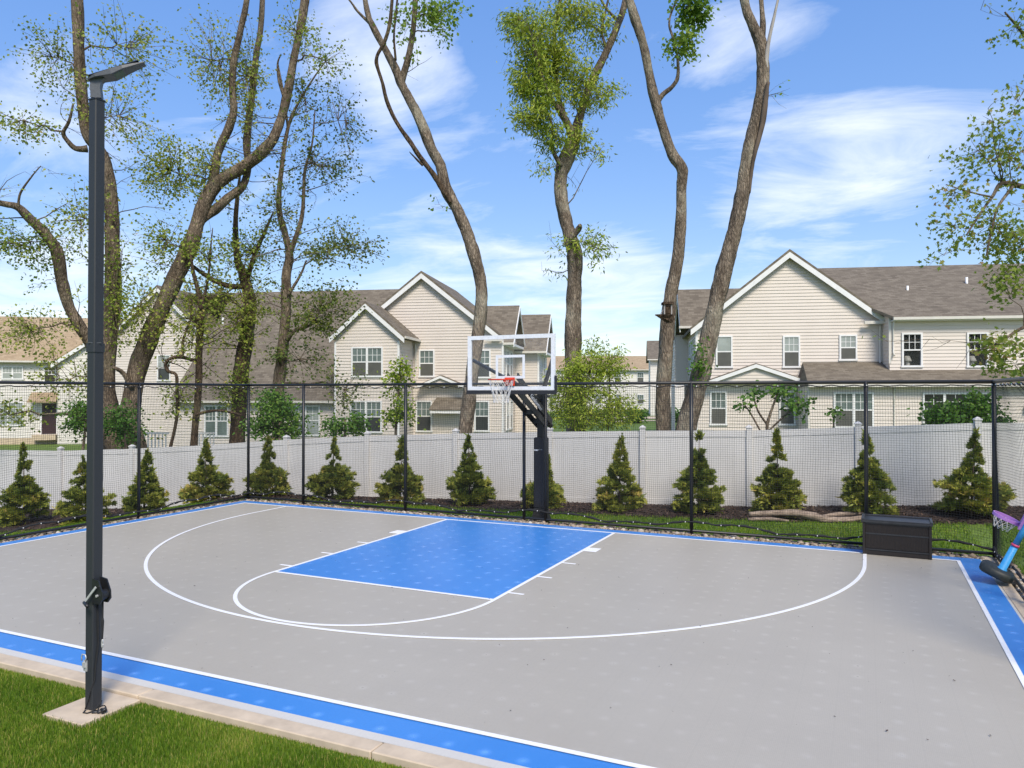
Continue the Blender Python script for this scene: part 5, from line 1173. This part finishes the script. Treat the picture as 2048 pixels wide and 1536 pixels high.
 'E': {'limbs':[[(1.87,23.0,-0.04,0.347),(1.91,23.04,1.47,0.318),(1.88,23.08,2.68,0.311),(1.85,23.11,3.59,0.303),(1.85,23.15,4.51,0.289),(1.89,23.19,5.42,0.274),(1.92,23.23,6.27,0.259),(1.92,23.27,6.81,0.275),(1.77,23.3,7.42,0.245),(1.62,23.34,8.05,0.23),(1.5,23.38,8.67,0.223),(1.51,23.42,9.29,0.246),(1.71,23.46,9.89,0.293),(1.91,23.5,10.47,0.231),(2.15,23.53,11.3,0.147),(2.46,23.57,12.26,0.139),(2.9,23.61,13.13,0.139),(3.32,23.65,14.11,0.124),(3.54,23.69,14.81,0.109),(3.71,23.72,15.76,0.093),(4.1,23.76,18.12,0.07),(4.39,23.8,20.96,0.033)],[(1.92,23.4,10.36,0.184),(1.61,23.16,10.97,0.122),(1.29,22.92,11.33,0.09),(1.06,22.68,11.61,0.067),(0.75,22.44,12.4,0.052),(0.52,22.2,13.32,0.036)],[(1.7,23.3,10.86,0.099),(1.4,23.4,11.9,0.077),(1.3,23.5,13.4,0.069),(1.46,23.6,14.46,0.062),(1.56,23.7,15.75,0.054),(1.74,23.8,18.15,0.041),(1.87,23.9,21.04,0.019)],[(1.49,23.2,9.54,0.091),(1.22,23.0,10.0,0.068),(1.21,22.8,10.54,0.052),(1.05,22.6,10.99,0.03)],[(2.96,23.6,13.25,0.062),(2.81,23.68,13.87,0.047),(2.93,23.76,14.54,0.039),(3.15,23.84,15.52,0.031),(3.67,23.92,17.91,0.024),(4.05,24.0,20.8,0.011)],[(3.36,23.7,14.2,0.07),(2.95,23.5,14.48,0.046),(2.62,23.3,14.92,0.038)],[(1.77,22.9,7.22,0.12),(2.0,22.75,7.52,0.105),(2.02,22.6,7.58,0.059)]],'clouds':[(0.77,23,13.1,0.83,1.2,1.21,63,48),(0.54,22.8,12.11,0.75,1.0,0.75,35,48),(0.91,22.8,11.51,0.75,1,0.6,35,44),(0.54,22.7,10.8,0.82,1,0.45,31,40),(0.24,23,13.93,0.6,1,0.6,25,40),(1.46,23.2,12.73,0.61,1.2,1.52,52,40),(2.07,23.2,12.12,0.69,1,0.91,31,38),(2.6,23.2,11.67,0.84,1,0.61,27,35),(1.29,22.9,10.35,0.6,0.8,0.6,27,36),(2.07,23.2,10.45,0.53,0.8,0.61,16,32),(1.78,23.4,14.36,1.23,1.2,0.61,46,38),(2.73,23.6,13.84,0.77,1,0.93,25,28),(2.58,23,9.85,0.3,0.5,0.23,5,24),(0.99,22.8,9.34,0.3,0.5,0.21,6,20),(2.39,22.6,6.98,0.67,0.6,0.67,25,20),(1.5,22.7,7.0,0.22,0.4,0.37,6,14)]},
 'F': {'limbs':[[(4.46,22.5,0.02,0.31),(4.47,22.53,1.5,0.259),(4.47,22.56,2.38,0.274),(4.57,22.59,3.87,0.26),(4.63,22.63,4.76,0.252),(4.73,22.66,5.51,0.238),(4.9,22.69,6.33,0.216),(5.03,22.72,7.53,0.194),(5.08,22.75,8.76,0.187),(5.1,22.78,9.31,0.194),(4.81,22.82,9.78,0.187),(4.56,22.85,10.52,0.172),(4.32,22.88,11.41,0.173),(4.14,22.91,12.23,0.158),(3.96,22.94,13.18,0.158),(3.74,22.97,13.92,0.166),(3.53,23.01,14.61,0.151),(3.27,23.04,15.53,0.136),(2.59,23.07,17.82,0.102),(2.09,23.1,20.57,0.048)],[(4.36,22.9,11.32,0.098),(4.53,22.84,11.56,0.09),(4.8,22.79,11.78,0.082),(4.95,22.73,12.01,0.067),(4.97,22.68,12.36,0.052),(4.91,22.62,12.78,0.045),(4.78,22.57,13.2,0.044),(4.67,22.51,13.54,0.037),(4.73,22.46,13.88,0.037),(4.97,22.4,14.44,0.029)]],'clouds':[(5.16,22.6,12.99,0.42,0.6,0.45,14,34),(5.36,22.6,13.95,0.67,0.8,0.37,26,34),(4.69,22.6,12.77,0.15,0.3,0.22,4,14)]},
 'G': {'limbs':[[(4.63,21.5,-0.14,0.494),(4.89,21.54,1.48,0.339),(5.16,21.58,2.39,0.333),(5.38,21.62,3.25,0.319),(5.56,21.66,3.96,0.306),(5.81,21.7,5.07,0.292),(6.05,21.74,6.03,0.278),(6.26,21.78,6.82,0.264),(6.45,21.82,7.48,0.258),(6.63,21.86,8.3,0.237),(6.71,21.9,8.93,0.223),(6.88,21.94,9.74,0.223),(7.11,21.98,10.59,0.231),(7.26,22.02,11.35,0.238),(7.3,22.06,12.16,0.21),(7.24,22.1,12.83,0.203),(7.02,22.14,13.36,0.174),(6.84,22.18,13.89,0.153),(6.72,22.22,14.93,0.146),(6.45,22.26,17.14,0.11),(6.26,22.3,19.81,0.051)],[(7.3,22.2,12.73,0.124),(7.37,22.28,13.36,0.102),(7.37,22.36,13.98,0.088),(7.31,22.44,15.05,0.074),(7.14,22.52,17.31,0.055),(7.03,22.6,20.04,0.026)]],'dead':[[(7.31,22.0,11.42,0.108),(7.35,21.95,12.19,0.079),(7.43,21.9,12.81,0.065),(7.56,21.85,13.44,0.05),(7.7,21.8,14.13,0.036)]],'scar':[[(7.34,21.75,11.5,0.064),(7.27,21.75,10.96,0.093),(7.17,21.75,10.24,0.086),(6.97,21.75,9.53,0.071),(6.84,21.75,8.82,0.064),(6.8,21.75,8.32,0.043)]],'clouds':[(5.23,21.2,3.51,0.25,0.3,0.97,16,16)]},
 'H': {'limbs':[[(12.86,15.0,0.4,0.295),(12.9,15.05,1.87,0.247),(12.86,15.1,3.45,0.218),(12.79,15.15,4.85,0.199),(12.73,15.2,6.45,0.17),(12.67,15.25,8.47,0.14),(12.61,15.3,10.49,0.11)],[(12.77,15.1,5.24,0.109),(11.55,14.96,6.19,0.079),(10.46,14.81,6.5,0.058),(9.86,14.67,6.59,0.048),(9.37,14.53,6.61,0.038),(9.09,14.39,6.31,0.028),(8.75,14.24,5.93,0.019),(8.43,14.1,5.53,0.014)],[(9.56,14.5,6.54,0.029),(9.19,14.37,6.11,0.024),(8.98,14.23,5.65,0.019),(8.8,14.1,5.16,0.014)],[(9.04,14.3,6.29,0.019),(8.63,14.2,6.34,0.014),(8.06,14.1,6.47,0.009)],[(12.71,15.0,4.04,0.098),(11.46,14.84,4.02,0.063),(10.37,14.68,3.91,0.043),(9.76,14.52,3.85,0.033),(9.11,14.36,3.51,0.019),(8.54,14.2,3.36,0.009)],[(12.65,15.1,7.42,0.089),(11.34,14.95,8.35,0.059),(10.45,14.8,8.97,0.044),(9.85,14.65,9.58,0.029),(9.43,14.5,9.89,0.014)]],'clouds':[(8.85,14.4,7.2,0.66,0.7,0.66,18,13),(9.57,14.5,7.13,0.38,0.7,0.67,18,24),(8.26,14.2,6.29,0.47,0.6,0.37,11,12),(8.26,14.2,5.73,0.42,0.6,0.47,11,13),(9.13,14.4,5.78,0.57,0.7,0.66,21,19),(9.62,14.5,5.51,0.38,0.7,0.67,19,28),(9.38,14.5,4.75,0.48,0.6,0.38,15,24),(8.07,14.2,5.17,0.28,0.4,0.28,4,12),(9.62,14.5,9.61,0.24,0.5,0.48,8,15),(9.16,14.3,3.5,0.56,0.6,0.28,15,24),(9.51,14.4,3.13,0.38,0.6,0.24,12,28),(9.67,14.5,8.18,0.19,0.5,0.48,5,15),(8.97,14.3,7.96,0.19,0.4,0.14,2,11),(9.16,14.3,7.63,0.28,0.4,0.19,4,12)]},
}
BUSHES = {
 'bushE': {'limbs':[[(2.02,21.8,0.1,0.057),(2.06,21.8,1.53,0.05),(2.12,21.8,2.96,0.029)],[(2.53,21.9,0.09,0.05),(2.76,22.0,1.52,0.036),(2.84,22.1,3.26,0.022)]],'clouds':[(2.25,22.0,3.18,1.08,0.6,1.01,56,52),(1.5,21.6,2.54,0.71,0.6,0.85,34,54),(2.87,22.3,3.56,0.59,0.6,0.59,20,34),(2.95,21.8,2.11,0.72,0.6,0.57,30,50),(1.92,21.5,1.97,0.85,0.6,0.42,34,50)]},
 'young_tree': {'limbs':[[(-3.43,22.5,0.02,0.052),(-3.43,22.5,1.5,0.044),(-3.37,22.5,2.39,0.037),(-3.31,22.5,3.27,0.03),(-3.22,22.5,3.64,0.015)]],'clouds':[(-3.29,22.4,2.97,0.56,0.4,0.59,24,22),(-3.37,22.4,2.09,0.71,0.4,0.59,30,24),(-3.31,22.5,3.42,0.22,0.25,0.3,8,18)]},
 'sapling': {'limbs':[[(6.38,19.2,0.4,0.05),(6.43,19.2,1.54,0.044),(6.44,19.2,1.85,0.038),(6.63,19.2,2.42,0.025),(6.75,19.2,2.73,0.013)],[(6.44,19.2,1.79,0.032),(6.2,19.25,2.17,0.025),(6.09,19.3,2.67,0.013)],[(6.48,19.2,1.66,0.025),(6.85,19.1,2.04,0.025),(7.18,19.0,2.42,0.012)],[(6.31,19.2,1.54,0.025),(5.98,19.15,2.11,0.019),(5.78,19.1,2.36,0.013)]],'clouds':[(6.12,19.2,2.61,0.28,0.25,0.18,5,12),(6.75,19.2,2.67,0.33,0.3,0.25,10,14),(7.22,19.1,2.42,0.45,0.3,0.35,12,15),(5.8,19.1,2.32,0.18,0.2,0.18,4,12)]},
 'sprig': {'limbs':[[(8.06,19.0,0.43,0.025),(8.03,19.0,1.67,0.019),(8.01,19.0,2.11,0.012)]],'clouds':[(8.03,19.0,2.05,0.17,0.2,0.22,5,12)]},
 'bushL': {'limbs':[[(-13.72,24.2,-0.17,0.048),(-13.57,24.2,1.26,0.04),(-13.49,24.2,2.05,0.024)]],'clouds':[(-13.78,24.3,1.73,0.67,0.8,0.72,44,34)]},
 'bushL2': {'limbs':[[(-12.22,24.2,-0.17,0.048),(-12.29,24.2,1.41,0.04),(-12.37,24.2,2.05,0.024)]],'clouds':[(-12.48,24.4,1.56,0.67,0.8,0.8,46,34)]},
 'bushM': {'limbs':[[(-7.2,23.4,-0.08,0.054),(-7.23,23.4,1.45,0.046),(-7.2,23.4,2.53,0.023)]],'clouds':[(-7.25,23.3,2.07,0.69,0.7,0.69,60,36),(-7.67,23.2,1.54,0.53,0.6,0.38,24,30),(-6.64,23.3,1.61,0.61,0.6,0.46,24,30)]},
 'bushR': {'limbs':[[(-4.91,22.4,0.03,0.044),(-4.91,22.4,1.36,0.037),(-4.91,22.4,1.8,0.022)]],'clouds':[(-5.28,22.4,1.58,0.44,0.5,0.32,20,26),(-4.62,22.4,1.65,0.51,0.5,0.37,26,28)]},
 'bushFar': {'limbs':[[(10.94,18.4,0.5,0.048),(10.88,18.4,1.82,0.036),(10.76,18.4,2.43,0.018)]],'clouds':[(10.46,18.4,2.07,0.54,0.6,0.36,40,34),(11.06,18.3,2.25,0.54,0.6,0.42,46,36),(11.54,18.3,1.89,0.36,0.5,0.24,16,26)]},
 'bushGap': {'limbs':[[(10.21,62.0,-1.28,0.163),(10.21,62.0,0.43,0.122)]],'clouds':[(10.21,62,0.83,0.57,0.9,0.41,24,30)]},
 'bushGap2': {'limbs':[[(13.06,62.0,-1.28,0.163),(13.06,62.0,0.43,0.122)]],'clouds':[(13.06,62,0.75,0.49,0.8,0.37,18,26)]},
}
# ------------------------------------------------------------------ trees and shrubs
def V3(q): return Vector(P(q[0], q[1], q[2]))
RSC = 1.0
def limb_tube(L, seed, n=12, sub=5, amp=0.10):
    pts = [V3(q) for q in L]; rad = [q[3] * RSC * (1 + 0.05 * math.sin(i * 2.3 + seed)) for i, q in enumerate(L)]
    return wiggle_tube(pts, rad, n, sub, amp, seed)
class Leaves:
    def __init__(s): s.pos = []; s.dir = []; s.size = []; s.tint = []
    def build(s, name, m, shape, parent, seed):
        r = np.random.default_rng(seed)
        p = np.array(s.pos); d = np.array(s.dir); L = np.array(s.size)[:, None]; n = len(p)
        d = d / np.linalg.norm(d, axis=1, keepdims=True)
        ref = r.normal(0, 1, (n, 3)); sd_ = np.cross(d, ref); sd_ /= np.linalg.norm(sd_, axis=1, keepdims=True); up_ = np.cross(sd_, d)
        if shape == 'oval': prof = [(0, 0, 0), (0.35, 0.33, .06), (0.7, 0.25, .03), (1, 0, -.08), (0.7, -0.25, .03), (0.35, -0.33, .06)]
        elif shape == 'long': prof = [(0, 0, 0), (0.4, 0.15, .03), (1, 0, -.1), (0.4, -0.15, .03)]
        elif shape == 'maple': prof = [(0, 0, 0), (0.05, 0.3, .02), (0.25, 0.22, .03), (0.45, 0.52, -.03), (0.55, 0.2, .03), (1, 0, -.1), (0.55, -0.2, .03), (0.45, -0.52, -.03), (0.25, -0.22, .03), (0.05, -0.3, .02)]
        else: prof = [(0, 0, 0), (0.45, 0.36, .07), (1, 0, -.06), (0.45, -0.36, .07)]
        k = len(prof)
        V = np.stack([p + d*L*a + sd_*L*b + up_*L*c for a, b, c in prof], 1)
        me = np_mesh(name, V.reshape(-1, 3), np.arange(n*k), np.full(n, k), m, np.clip(s.tint, 0, 1))
        o = link(name, me, None, parent); return o
def grow(root, limbs, clouds, leaf, seed, leaf_size, shape, bark, tint_mu=0.5, droop=0.3, spread=0.2, twig_r=1.0, dead_twigs=0.0, bare=0):
    """hub branch from the nearest limb to each leaf mass, twigs inside it, leaves along the twigs"""
    r = random.Random(seed); tw = MB(); lv = Leaves()
    nodes = []
    for L in limbs:
        for a, b in zip(L[:-1], L[1:]):
            for k in range(3):
                t = k / 3; nodes.append(tuple(a[i] + (b[i]-a[i])*t for i in range(4)))
    for c in clouds:
        s0, d0, z0, rs, rd, rz, nt_, nl = c
        C_ = V3((s0, d0, z0))
        best = min(nodes, key=lambda q: (q[0]-s0)**2 + (q[1]-d0)**2 + ((q[2]-z0) * (1.0 if q[2] <= z0 + 0.4*rz else 1.6))**2)
        S_ = V3(best); dist = (C_ - S_).length
        r0 = min(best[3]*0.5, 0.014 + 0.010*dist) * twig_r
        mid = (S_ + C_)/2 + Vector((r.uniform(-.15,.15), r.uniform(-.15,.15), r.uniform(-.05,.25)))*dist
        hub = [S_ + ((mid-S_)*2*t*(1-t) + (C_-S_)*t*t) + Vector((r.gauss(0,.03), r.gauss(0,.03), r.gauss(0,.03)))*dist*(1 if 0<t<1 else 0) for t in (0, .2, .4, .6, .8, 1)]
        tw.tube(hub, [r0*(1-.13*i) for i in range(6)], 5)
        cc = c_tint = r.gauss(tint_mu, 0.08)
        for _ in range(nt_):
            while True:
                a, b, e = r.uniform(-1,1), r.uniform(-1,1), r.uniform(-1,1)
                if a*a+b*b+e*e <= 1: break
            T_ = V3((s0 + a*rs, d0 + b*rd, z0 + e*rz))
            H_ = min(hub[1:], key=lambda h: (h - T_).length + r.uniform(0, .4))
            m_ = (H_ + T_)/2 + Vector((r.gauss(0,.12), r.gauss(0,.12), r.gauss(.04,.1)))*(T_-H_).length
            pts = [H_ + (m_-H_)*2*t*(1-t) + (T_-H_)*t*t for t in (0, .33, .66, 1)]
            tw.tube(pts, [0.009*twig_r, 0.007*twig_r, 0.005*twig_r, 0.003*twig_r], 3, False)
            if r.random() < dead_twigs: continue
            tdir = (T_ - H_).normalized() if (T_-H_).length > 1e-6 else Vector((0,0,1))
            for i in range(nl):
                t = r.uniform(0.45, 1.06); t2 = min(t, 1)
                q = H_ + (m_-H_)*2*t2*(1-t2) + (T_-H_)*t2*t2
                lv.pos.append(tuple(q + Vector((r.gauss(0,spread), r.gauss(0,spread), r.gauss(-.02,spread*.8)))))
                lv.dir.append((tdir.x*.4 + r.gauss(0,.7), tdir.y*.4 + r.gauss(0,.7), -droop + r.gauss(0,.45)))
                lv.size.append(leaf_size * r.uniform(.6, 1.25)); lv.tint.append(c_tint + r.gauss(0, .19))
    # fine bare branching along the limbs
    for li, L in enumerate(limbs):
        ln = sum((V3(b) - V3(a)).length for a, b in zip(L[:-1], L[1:]))
        for _ in range(int(bare * ln)):
            k = r.uniform(0.3 if li == 0 else 0.15, 1) * (len(L) - 1); i0 = min(int(k), len(L) - 2); t = k - i0
            q = tuple(L[i0][j] + (L[i0+1][j] - L[i0][j]) * t for j in range(4))
            if q[2] > 12.5: continue
            p = V3(q); az = r.uniform(0, 6.28); d = Vector((math.cos(az), math.sin(az), r.uniform(-.35, .7))).normalized()
            length = r.uniform(.6, 2.3); n_ = 5; r0 = min(q[3] * .3, .006 + .008 * length); pts = [p]
            for _s in range(n_):
                d = (d + Vector((r.gauss(0, .22), r.gauss(0, .22), r.gauss(.03, .2)))).normalized(); pts.append(pts[-1] + d * length / n_)
            tw.tube(pts, [max(.0025, r0 * (1 - .17 * i)) for i in range(n_ + 1)], 4, False)
            for _c in range(r.randint(3, 6)):
                a = r.randint(1, n_); dd = (d + Vector((r.gauss(0, .8), r.gauss(0, .8), r.gauss(.1, .5)))).normalized(); l2 = r.uniform(.25, .9)
                p2 = [pts[a], pts[a] + dd * l2 * .5 + Vector((0, 0, r.gauss(0, .05))), pts[a] + dd * l2]
                tw.tube(p2, [.0055, .004, .002], 3, False)
                if r.random() < .6:
                    for _l in range(r.randint(3, 9)):
                        lv.pos.append(tuple(p2[1] + (p2[2] - p2[1]) * r.uniform(0, 1.1) + Vector((r.gauss(0, .07), r.gauss(0, .07), r.gauss(-.02, .07)))))
                        lv.dir.append((dd.x * .4 + r.gauss(0, .7), dd.y * .4 + r.gauss(0, .7), -droop + r.gauss(0, .45)))
                        lv.size.append(leaf_size * r.uniform(.6, 1.2)); lv.tint.append(tint_mu + r.gauss(0.05, .2))
    tag(tw.obj('twigs', bark, root, fix=False), kind='stuff')
    tag(lv.build('crown', leaf, shape, root, seed), kind='stuff')
def place_parts(root):
    for c in root.children: c.matrix_parent_inverse = Matrix.Translation(-Vector(root.location))
def tree(name, key, label, bark, leaf, seed, leaf_size, shape, n=14, **kw):
    t = TREES[key] if key in TREES else BUSHES[key]
    global RSC
    RSC = kw.pop('rsc', 1.0)
    b0 = t['limbs'][0][0]; root = empty(name, V3(b0)); tag(root, label, 'tree' if 'tree' in name else ('sapling' if 'sapling' in name else 'shrub'))
    for i, L in enumerate(t['limbs']):
        limb_tube(L, seed*7+i, n if i == 0 else max(7, n-3), 6).obj('trunk' if i == 0 else 'limb', bark, root, True, fix=False)
    for i, L in enumerate(t.get('dead', ())):
        limb_tube(L, seed*11+i, 9, 5, .14).obj('dead_limb', M['bark_dark'] if key == 'D' else M['dead_wood'], root, True, fix=False)
    for i, L in enumerate(t.get('scar', ())):
        limb_tube(L, seed*13+i, 9, 5, .2).obj('split_wood', M['scar_wood'], root, True, fix=False)
    grow(root, t['limbs'], t['clouds'], leaf, seed, leaf_size, shape, kw.pop('twig_mat', bark), **kw)
    place_parts(root); return root
TG = 'tall trees behind the white fence'
tree('maple_tree', 'A', 'big forked tree with leaning trunks behind the lamp post', M['bark'], M['leaf_olive'], 1, 0.11, 'kite', tint_mu=0.5, spread=0.2, rsc=0.75, bare=1.1, twig_r=1.3)
tree('slender_tree', 'B2', 'thin crooked tree with a looping vine left of the net corner', M['bark_dark'], M['leaf_olive'], 2, 0.105, 'kite', tint_mu=0.5, spread=0.15, rsc=0.8, bare=2.4, twig_r=1.3)
tree('mossy_tree', 'B', 'dark leafy-trunked tree right behind the net corner post', M['bark_dark'], M['leaf_olive'], 3, 0.11, 'kite', tint_mu=0.42, spread=0.15, rsc=0.78, bare=1.8, twig_r=1.3)
tree('slim_tree', 'C', 'slim tree with dark sparse leaves in front of the long brown roof', M['bark'], M['leaf_dark'], 4, 0.11, 'kite', tint_mu=0.5, spread=0.15, rsc=0.78, bare=2.2, twig_r=1.3)
tree('curved_tree', 'D', 'bare curving grey tree just left of the basketball backboard', M['bark_gray'], M['leaf_fresh'], 5, 0.12, 'oval', tint_mu=0.55, spread=0.2, droop=0.6, rsc=0.82, bare=0.12)
tree('willow_oak_tree', 'E', 'tree with a dense yellow-green crown right of the backboard', M['bark_gray'], M['leaf_willow'], 6, 0.15, 'long', tint_mu=0.56, spread=0.16, droop=0.7, rsc=0.84, bare=0.5)
tree('bent_tree', 'F', 'bare bent grey tree carrying the small wooden feeder', M['bark_gray'], M['leaf_fresh'], 7, 0.13, 'oval', tint_mu=0.45, spread=0.16, droop=0.5, rsc=0.82, bare=0.1)
tree('leaning_tree', 'G', 'bare thick tree leaning right with a split pale dead top', M['bark_gray'], M['leaf_shrub'], 8, 0.10, 'oval', tint_mu=0.5, spread=0.12, rsc=0.82, bare=0.08)
tree('maple_tree', 'H', 'maple whose leafy branches hang in from the right edge', M['bark'], M['leaf_maple'], 9, 0.088, 'maple', tint_mu=0.5, spread=0.13, droop=0.4, twig_r=0.7, bare=0.3)
tree('young_tree', 'young_tree', 'slender young tree with pale leaves in front of the bay windows', M['bark'], M['leaf_willow'], 11, 0.10, 'oval', n=8, tint_mu=0.35, spread=0.12, twig_r=.7)
tree('sapling', 'sapling', 'thin forked sapling in front of the right-hand gable', M['bark'], M['leaf_shrub'], 12, 0.12, 'oval', n=7, tint_mu=0.5, spread=0.1, twig_r=.7)
tree('shrub', 'bushL', 'dense green shrub behind the fence left of the lamp post', M['bark'], M['leaf_shrub'], 13, 0.10, 'oval', n=7, tint_mu=0.45, spread=0.16)
tree('shrub', 'bushL2', 'dense green shrub at the foot of the forked tree right of the lamp post', M['bark'], M['leaf_shrub'], 23, 0.10, 'oval', n=7, tint_mu=0.42, spread=0.16)
tree('shrub', 'bushE', 'bright yellow-green shrub behind the fence right of the basketball pole', M['bark'], M['leaf_willow'], 24, 0.13, 'long', n=7, tint_mu=0.5, spread=0.15, droop=0.5)
tree('sapling', 'sprig', 'tiny leafy sprig above the fence below the paired window', M['bark'], M['leaf_shrub'], 25, 0.11, 'oval', n=6, tint_mu=0.6, spread=0.09, twig_r=.6)
tree('shrub', 'bushGap2', 'far green shrub between the two bare trees on the right', M['bark'], M['leaf_shrub'], 26, 0.25, 'oval', n=7, tint_mu=0.4, spread=0.3)
tree('shrub', 'bushM', 'bushy bright green shrub behind the fence at the net corner', M['bark'], M['leaf_shrub'], 14, 0.10, 'oval', n=7, tint_mu=0.55, spread=0.15)
tree('shrub', 'bushR', 'low green shrub behind the fence below the bay windows', M['bark'], M['leaf_shrub'], 15, 0.09, 'oval', n=7, tint_mu=0.5, spread=0.13)
tree('shrub', 'bushFar', 'rounded green shrub above the fence at the right end', M['bark'], M['leaf_shrub'], 16, 0.10, 'oval', n=7, tint_mu=0.5, spread=0.13)
tree('shrub', 'bushGap', 'far dark shrub by the distant houses in the gap', M['bark'], M['leaf_shrub'], 17, 0.25, 'oval', n=7, tint_mu=0.3, spread=0.3)

# ---- the row of young evergreens
EV = [(-13.3, 20.8, 1.31, 1.3), (-11.54, 20.7, 0.98, 1.29), (-9.9, 20.48, 1.19, 1.1), (-8.12, 20.24, 1.45, 1.12), (-6.43, 20.0, 1.52, 1.05), (-4.63, 19.65, 1.49, 1.19), (-2.82, 19.18, 1.56, 1.08),
      (-1.03, 18.65, 1.67, 0.98), (0.69, 18.09, 1.19, 0.93), (2.45, 17.53, 1.67, 1.08), (4.18, 17.08, 1.79, 1.03), (5.83, 16.72, 1.88, 1.01), (7.63, 16.24, 1.86, 1.11), (9.35, 15.55, 1.97, 1.18)]
EVL = ['leftmost young evergreen shrub along the white fence', 'evergreen shrub half hidden behind the lamp post', 'evergreen shrub just right of the lamp post behind a net post', 'broad evergreen shrub left of the net corner post',
       'evergreen shrub just right of the net corner post', 'wide evergreen shrub between the second and third net posts', 'evergreen shrub below the slender young tree', 'narrow evergreen shrub left of the basketball pole',
       'evergreen shrub hidden behind the basketball pole', 'first evergreen shrub right of the basketball pole', 'evergreen shrub behind the net post left of the log', 'evergreen shrub behind the driftwood log', 'evergreen shrub behind the dark storage box', 'rightmost evergreen shrub beside the right net corner']
def evergreen(i, s_, D, ztop, wd, label):
    r = np.random.default_rng(100 + i); x0, y0, _ = P(s_, D); zb = gz(x0, y0) + 0.03; Hh = ztop - zb
    root = empty('evergreen_shrub', (x0, y0, zb)); tag(root, label, 'shrub', 'young evergreens along the white fence')
    lean = r.normal(0, 0.06, 2); brk = r.uniform(0.50, 0.64); wd = wd * r.uniform(.82, .98); shade = r.normal(0, .05)
    MB().tube([(0, 0, -0.05), (lean[0]*.3, lean[1]*.3, Hh*.3), (lean[0]*.6, lean[1]*.6, Hh*.6), (lean[0], lean[1], Hh*.98)], [0.032, 0.024, 0.013, 0.003], 7).obj('trunk', M['bark'], root, True)
    def prof(h): return np.interp(h, [0, .05, .14, .30, .44, brk-.06, brk+.06, .82, .92, 1.0], [.62, .92, 1.0, .95, .80, .54, .30, .20, .11, .03])
    # upswept branches from the stem, each carrying flat sprays along its outer part
    NB = int(r.integers(115, 140)); hb = np.concatenate([r.uniform(.02, brk, int(NB*.78)), r.uniform(brk, .97, NB - int(NB*.78))]); ab = r.uniform(0, 6.28, NB)
    lb = prof(np.clip(hb + .08, 0, 1)) * wd / 2 * np.clip(r.normal(1.0, .17, NB), .6, 1.32); eb = r.normal(.34, .16, NB) + hb*.35; cb = r.normal(0, .13, NB)
    per = np.maximum(10, (26 + 70*lb/(wd/2)*.62)).astype(int); ib = np.repeat(np.arange(NB), per); N = len(ib)
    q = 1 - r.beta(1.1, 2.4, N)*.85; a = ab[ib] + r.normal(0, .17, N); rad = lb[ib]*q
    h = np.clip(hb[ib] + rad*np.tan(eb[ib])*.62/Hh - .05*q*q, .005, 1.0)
    px = np.cos(a)*rad + lean[0]*h; py = np.sin(a)*rad + lean[1]*h; pz = h*Hh + r.normal(0, .02, N) - .02
    el = eb[ib] + r.normal(.05, .32, N)
    out = np.stack([np.cos(a)*np.cos(el), np.sin(a)*np.cos(el), np.sin(el)], -1) + r.normal(0, .25, (N, 3)); out /= np.linalg.norm(out, axis=1, keepdims=True)
    ref = r.normal(0, .7, (N, 3)) + np.array([0, 0, .9]); sdv = np.cross(out, ref); sdv /= np.linalg.norm(sdv, axis=1, keepdims=True)
    L = (r.uniform(.06, .13, N) * np.interp(h, [0, .6, 1], [1.15, 1.0, .75]))[:, None]
    p = np.stack([px, py, pz], -1)
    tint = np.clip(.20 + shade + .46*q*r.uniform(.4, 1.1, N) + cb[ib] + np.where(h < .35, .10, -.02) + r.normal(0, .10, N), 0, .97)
    VV = []; TT = []
    for ang, ln in ((0, 1.0), (.6, .72), (-.6, .72), (1.05, .45), (-1.05, .45)):
        d2 = out*math.cos(ang) + sdv*math.sin(ang); s2 = -out*math.sin(ang) + sdv*math.cos(ang)
        o = p + out*L*(.28 if ang else 0)
        VV.append(np.stack([o, o + d2*L*ln*.45 + s2*L*.11, o + d2*L*ln, o + d2*L*ln*.45 - s2*L*.11], 1)); TT.append(tint + r.normal(0, .05, N))
    # loose longer tips that break the outline
    J = r.choice(N, 420); Lt = r.uniform(.10, .20, (420, 1)); pt_ = p[J] * np.array([1.04, 1.04, 1.0]); dt_ = out[J] + r.normal(0, .2, (420, 3)); dt_ /= np.linalg.norm(dt_, axis=1, keepdims=True)
    VV.append(np.stack([pt_, pt_ + dt_*Lt*.5 + sdv[J]*Lt*.10, pt_ + dt_*Lt, pt_ + dt_*Lt*.5 - sdv[J]*Lt*.10], 1)); TT.append(np.clip(tint[J] + .08, 0, 1))
    V = np.concatenate(VV); n = len(V)
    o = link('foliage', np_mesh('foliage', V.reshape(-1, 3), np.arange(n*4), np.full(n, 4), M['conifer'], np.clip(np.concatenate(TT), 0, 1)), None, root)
    tag(o, kind='stuff')
for i, (e, lb) in enumerate(zip(EV, EVL)): evergreen(i, *e, lb)
